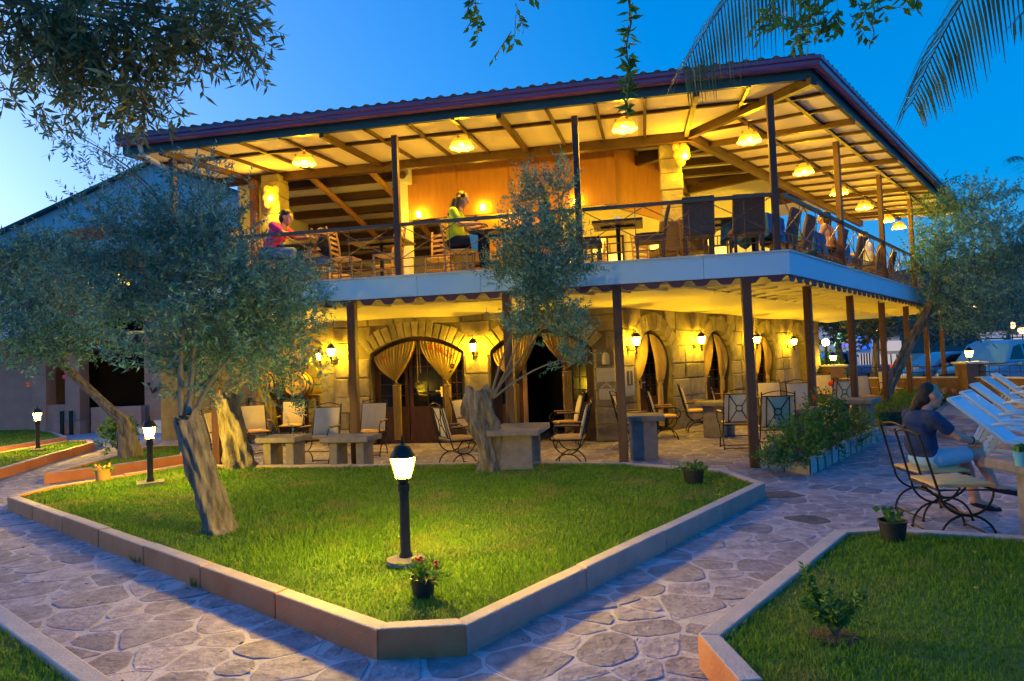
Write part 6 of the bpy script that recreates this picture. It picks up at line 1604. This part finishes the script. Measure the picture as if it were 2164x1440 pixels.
vehicle('blue_van', 'pale blue family van with roof rails at the right edge', vp_, math.pi+.42, 'van_blue', 4.3, 1.78, 1.84,
   [(0, .35), (0, .95), (.04, 1.1), (1.2, 1.1), (3.1, 1.08), (4.1, .9), (4.3, .7), (4.3, .3), (4.1, .22), (.1, .22)], [(.03, 1.07), (.1, 1.6), (.22, 1.8), (.6, 1.84), (2.3, 1.83), (2.7, 1.72), (3.3, 1.07)],
   [[(.4, 1.18), (.35, 1.62), (1.15, 1.66), (1.25, 1.22)], [(1.4, 1.18), (1.4, 1.68), (2.1, 1.68), (2.1, 1.18)], [(2.2, 1.18), (2.2, 1.68), (2.6, 1.6), (3.0, 1.18)]], (.85, 3.5), (0, .95, 1.5, .16), (.01, 1.12, .12, 1.66), True)
pp_ = at(1875, 812, 31); pp_.z = 0
vehicle('blue_pickup', 'dark blue car half hidden between the arcade posts', pp_, math.pi-.2, 'car_blue', 4.3, 1.75, 1.7, [(0, .4), (0, 1.0), (1.6, 1.0), (3.0, 1.02), (4.1, .95), (4.3, .7), (4.3, .35), (4.1, .25), (.1, .25)], [(1.5, .98), (1.6, 1.62), (2.6, 1.64), (3.2, 1.0)], [[(1.75, 1.06), (1.8, 1.55), (2.45, 1.56), (2.9, 1.06)]], (.8, 3.5), (0, .8, 1.0, .15))
mb_p = at(2030, 822, 22.3); mb_p.z = 0
mo = thing('motorbike', 'small pale motorbike parked behind the wall railing', 'motorbike', mb_p, .25)
for x in (-.6, .6):
    t_ = MB().lathe([(.2, -.05), (.28, -.05), (.3, 0), (.28, .05), (.2, .05)], 20).build('wheel', 'tyre', mo, True); t_.rotation_euler = (math.pi/2, 0, 0); t_.location = (x, 0, .3)
    q = MB()
    for k in range(6): a = math.pi*k/3; q.bar((0, 0, 0), (.21*math.cos(a), .21*math.sin(a), 0), .02, .02)
    q.build('rim', 'alloy', t_)
MB().tube([(.6, 0, .3), (.42, 0, .85), (.38, 0, 1.0)], .03, 8).build('fork', 'alloy', mo, True); MB().tube([(.38, -.3, 1.05), (.38, 0, 1.0), (.38, .3, 1.05)], .015, 6).build('handlebar', 'iron', mo, True)
bevel(MB().hexa([(-.3, -.14, .35), (.25, -.14, .3), (.25, .14, .3), (-.3, .14, .35), (-.75, -.12, .72), (.2, -.1, .7), (.2, .1, .7), (-.75, .12, .72)]).build('body', 'shirt_white', mo), .04, 2)
bevel(MB().box(-.75, .1, -.13, .13, .72, .82).build('seat', 'black_plastic', mo), .04, 2); MB().ball((.45, 0, .88), .08, 10).build('headlight', 'alloy', mo, True)
# ================================================================== house on the left
HY = 22.0; hb0 = at(250, 906, HY); hb0.z = 0
hs2 = thing('terracotta_house', 'terracotta rendered house with dark porch and balcony behind the olives', 'house', hb0)
def hx(px): return (px-1082)/FPX*HY*1.0005-.04*0
def hz(py, px=250): return at(px, py, HY).z
def hbox(x0, x1, y0, y1, z0, z1, name, m, par=None): return MB().box(x0, x1, y0, y1, z0, z1).build(name, m, par or hs2, world=hs2)
X = lambda px, py=800: at(px, py, HY).x
hbox(X(305), X(440), HY, HY+6, 0, hz(640), 'wall', 'stucco'); hbox(X(-160), X(80), HY, HY+6, 0, hz(655), 'wall', 'stucco'); hbox(X(80)+.002, X(305)-.002, HY+2.6, HY+6, 0, hz(655), 'wall', 'dark_room')
hbox(X(150), X(180), HY-.3, HY+.2, 0, hz(735), 'pillar', 'stucco'); hbox(X(80), X(110), HY-.3, HY+.2, 0, hz(735), 'pillar', 'stucco')
hbox(X(215), X(318), HY-.6, HY-.35, 0, hz(858), 'parapet', 'stucco'); hbox(X(110), X(150), HY-.25, HY-.1, 0, hz(850), 'parapet', 'stucco'); hbox(X(150), X(205), HY-.9, HY-.4, 0, hz(884), 'plant_box', 'stucco')
hbox(X(60), X(306), HY-.55, HY+2.6, hz(742), hz(716), 'porch_beam', 'wood_dark'); bal = hbox(X(-100), X(212), HY-1.1, HY+2.4, hz(715)+.01, hz(690), 'balcony', 'stucco_white')
hbox(X(208), X(216), HY-1.12, HY-1.0, hz(690), hz(625), 'balcony_post', 'stucco_white', bal)
for k in range(26): x = X(-60)+(X(208)-X(-60))*k/26; MB().tube([(x, HY-1.05, hz(690)), (x, HY-1.05, hz(640))], .012, 5).build('baluster', 'white_paint', bal, world=hs2)
MB().bar((X(-100), HY-1.05, hz(638)), (X(210), HY-1.05, hz(638)), .05, .05).build('handrail', 'white_paint', bal, world=hs2)
hbox(X(192), X(206), HY-1.13, HY-1.07, hz(690), hz(650), 'red_towel', 'flower_red', bal)
up = hbox(X(-160), X(440), HY+.6, HY+6, hz(655)+.002, hz(545), 'upper_wall', 'stucco')
for px, w_, y0, y1 in ((245, 12, 605, 570), (174, 7, 602, 585)):
    wn = hbox(X(px-w_)-.08, X(px+w_)+.08, HY+.56, HY+.62, hz(y0)-.08, hz(y1)+.08, 'window', 'wood_dark', up); 
    hbox(X(px-w_), X(px+w_), HY+.535, HY+.555, hz(y0), hz(y1), 'pane', 'window_lit', up)
MB().prism([(X(-200), HY-.4), (X(330), HY-.4), (X(330), HY+6.3), (X(-200), HY+6.3)], hz(545)+.003, hz(532)).build('roof', 'roof_tile', hs2, world=hs2)
# rising tiled porch eave and stair handrail
MB().bar((X(200), HY-1.0, hz(512)), (X(300), HY-1.0, hz(498)), 1.2, .12).build('small_roof', 'roof_tile', hs2, world=hs2)
MB().tube([(X(322), HY-.25, hz(812)), (X(330), HY-.25, hz(832)), (X(430), HY-.25, hz(752))], .05, 8).build('stair_handrail', 'wood_dark', hs2, True, hs2)
for k in range(3): hbox(X(345)+.3*k, X(420), HY-1.6+.35*k, HY-.2, .18*k, .18*(k+1), 'step', 'stucco_white')
for px in (172, 190): hbox(X(px)-.05, X(px)+.05, HY-1.0, HY-.95, 0, hz(862), 'gate_post', 'black_paint')
# metal sided hall with a sloping roof behind it
GY = 34.0; Xg = lambda px: at(px, 500, GY).x; zg = lambda py, px: at(px, py, GY).z
mh = thing('metal_hall', 'pale metal clad gable building against the sky', 'building', (Xg(200), GY, 0))
gb = [(Xg(-220), 0), (Xg(560), 0), (Xg(560), zg(430, 560)), (Xg(330), zg(345, 330)), (Xg(-220), zg(600, -220))]
MB().add([(x, GY, z) for x, z in gb]+[(x, GY+12, z) for x, z in gb], [(0, 1, 2, 3, 4), (9, 8, 7, 6, 5)]+[(i, 5+i, 5+(i+1) % 5, (i+1) % 5) for i in range(5)]).build('wall', 'metal_sheet', mh, world=mh)
for k in range(40):
    x = gb[0][0]+(gb[1][0]-gb[0][0])*k/40
    zt = gb[4][1]+(gb[3][1]-gb[4][1])*(x-gb[4][0])/(gb[3][0]-gb[4][0]) if x < gb[3][0] else gb[3][1]+(gb[2][1]-gb[3][1])*(x-gb[3][0])/(gb[2][0]-gb[3][0])
    MB().box(x-.03, x+.03, GY-.05, GY-.002, 0, zt-.06).build('sheet_rib', 'metal_sheet', mh, world=mh)
MB().bar((gb[4][0], GY-.1, gb[4][1]+.06), (gb[3][0], GY-.1, gb[3][1]+.06), .5, .12).bar((gb[3][0], GY-.1, gb[3][1]+.06), (gb[2][0], GY-.1, gb[2][1]+.06), .5, .12).build('roof_edge', 'eave_board', mh, world=mh)
# ================================================================== far right: trees, lights, shops, hill
FT = ['dark tree beyond the arcade end next to the yellow street lamp', 'forked dark tree between the arcade posts and the cars', 'dark tree behind the blue hatchback', 'broad dark tree right behind the leaning olive', 'dark tree above the family van', 'tall dark tree at the far right edge']
for k, (px, py, rx, ry, n, Y, bx) in enumerate(((1770, 700, 60, 40, 130, 30, 1775), (1850, 690, 70, 40, 150, 27, 1838), (1990, 700, 60, 45, 120, 36, 1990), (2060, 640, 90, 70, 200, 42, 2060), (2130, 600, 60, 60, 130, 46, 2120), (2190, 560, 70, 90, 150, 48, 2200))):
    b_ = at(bx, 760, Y); b_.z = 0; c = at(px, py, Y); top = Vector((c.x, c.y, max(1.2, c.z-ry*Y/FPX*.7)))
    tree('background_tree', FT[k], 'tree', b_, [b_, b_.lerp(top, .5)+Vector((.1, 0, 0)), top], [.16, .13, .1], [top], CL([(px-rx*.5, py, rx*.6, ry*.7, n*.4), (px+rx*.5, py+5, rx*.6, ry*.7, n*.4), (px, py-ry*.4, rx*.6, ry*.6, n*.3)], Y, 3), 'far_leaf', .22, .05, 9, (.4, .8), 'dark trees beyond the parking area', 20+k, limb_r=.06)
shrub('background_bush', 'round green bush under the yellow street lamp', 'bush', (lambda p: Vector((p.x, p.y, 0)))(at(1748, 760, 27)), (.75, .6, .85), 150, 'hedge_leaf', .12, .03, per=9)
def street_lamp(px, py, Y, label, m='far_light', r_=.14):
    p = at(px, py, Y); r = thing('street_lamp', label, 'street lamp', (p.x, p.y, 0), 0, 'street lamps beyond the parking area'); MB().tube([(0, 0, 0), (0, 0, p.z-.1)], .05, 8).build('pole', 'iron', r); MB().ball((0, 0, p.z), r_, 12).build('globe', m, r, True)
street_lamp(1745, 724, 26, 'yellow street lamp just beyond the end of the stone wall', 'glow_small', .13)
street_lamp(1813, 697, 60, 'left of two small orange street lamps between the arcade posts', r_=.25); street_lamp(1849, 697, 60, 'right of two small orange street lamps between the arcade posts', r_=.25)
street_lamp(2138, 688, 60, 'left orange street lamp above the family van', r_=.33); street_lamp(2160, 698, 60, 'right orange street lamp above the family van', r_=.33); street_lamp(2060, 650, 70, 'tiny orange street lamp on the dark hillside', r_=.16)
def shop(px0, px1, py0, py1, Y, label, sign, sg):
    a, b_ = at(px0, py0, Y), at(px1, py1, Y); r = thing('shop_building', label, 'building', ((a.x+b_.x)/2, Y, 0), 0, 'lit shops across the street'); w_ = abs(b_.x-a.x)/2; H = a.z
    MB().box(-w_, w_, 0, 4, 0, H).build('wall', 'stucco_white', r); MB().box(-w_*.9, w_*.9, -.06, -.01, .2, H*.45).build('shop_window', 'shop_lit', r); MB().box(-w_*.95, w_*.95, -.3, -.08, H*.55, H*.85).build('sign_board', sign, r); MB().box(-w_*1.05, w_*1.05, -.4, 4.2, H, H+.15).build('roof', 'roof_tile', r)
    for k in range(4): x = -w_*.9+w_*1.8*(k+.5)/4; MB().box(x-.05, x+.05, -.09, -.065, .2, H*.45).build('mullion', 'iron', r)
shop(1758, 1806, 690, 770, 55, 'lit shop with a green white sign beyond the arcade', 'sign_green', 1); shop(1812, 1842, 698, 775, 52, 'lit kiosk with a blue sign beyond the arcade', 'sign_blue', 1); shop(1845, 1905, 712, 780, 58, 'low lit shop front beyond the leaning olive', 'shop_lit', 1)
shop(2120, 2210, 700, 740, 70, 'pale lit building above the family van', 'shop_lit', 1)
nn = at(1790, 742, 34); ne = thing('neon_ornament', 'violet neon loop ornament by the street', 'ornament', (nn.x, nn.y, 0)); MB().tube([(0, 0, 0), (0, 0, nn.z-.3)], .03, 6).build('pole', 'iron', ne)
MB().tube([(.32*math.cos(t)*(1+.3*math.sin(3*t)), 0, nn.z+.3*math.sin(t)) for t in [2*math.pi*k/40 for k in range(41)]], .035, 6).build('neon_tube', mat('neon', (.1, .05, .6), emit=(.12, .04, 1.0), es=.8).name, ne, True)
def hill():
    pts_ = [(-900, 30), (-500, 26), (-300, 20), (-150, 14), (-40, 12), (60, 14), (110, 24), (170, 40), (260, 58), (420, 66), (900, 50)]; V = []; F_ = []
    for i, (x, z) in enumerate(pts_): V += [(x, 230, -1), (x*1.05, 300, z*.7+2*math.sin(i*2)), (x*1.1, 380, z)]
    for i in range(len(pts_)-1):
        for k in range(2): a = i*3+k; F_.append((a, a+3, a+4, a+1))
    tag(MB().add(V, F_).build('hill', 'hill', None, True), kind='structure')
hill()
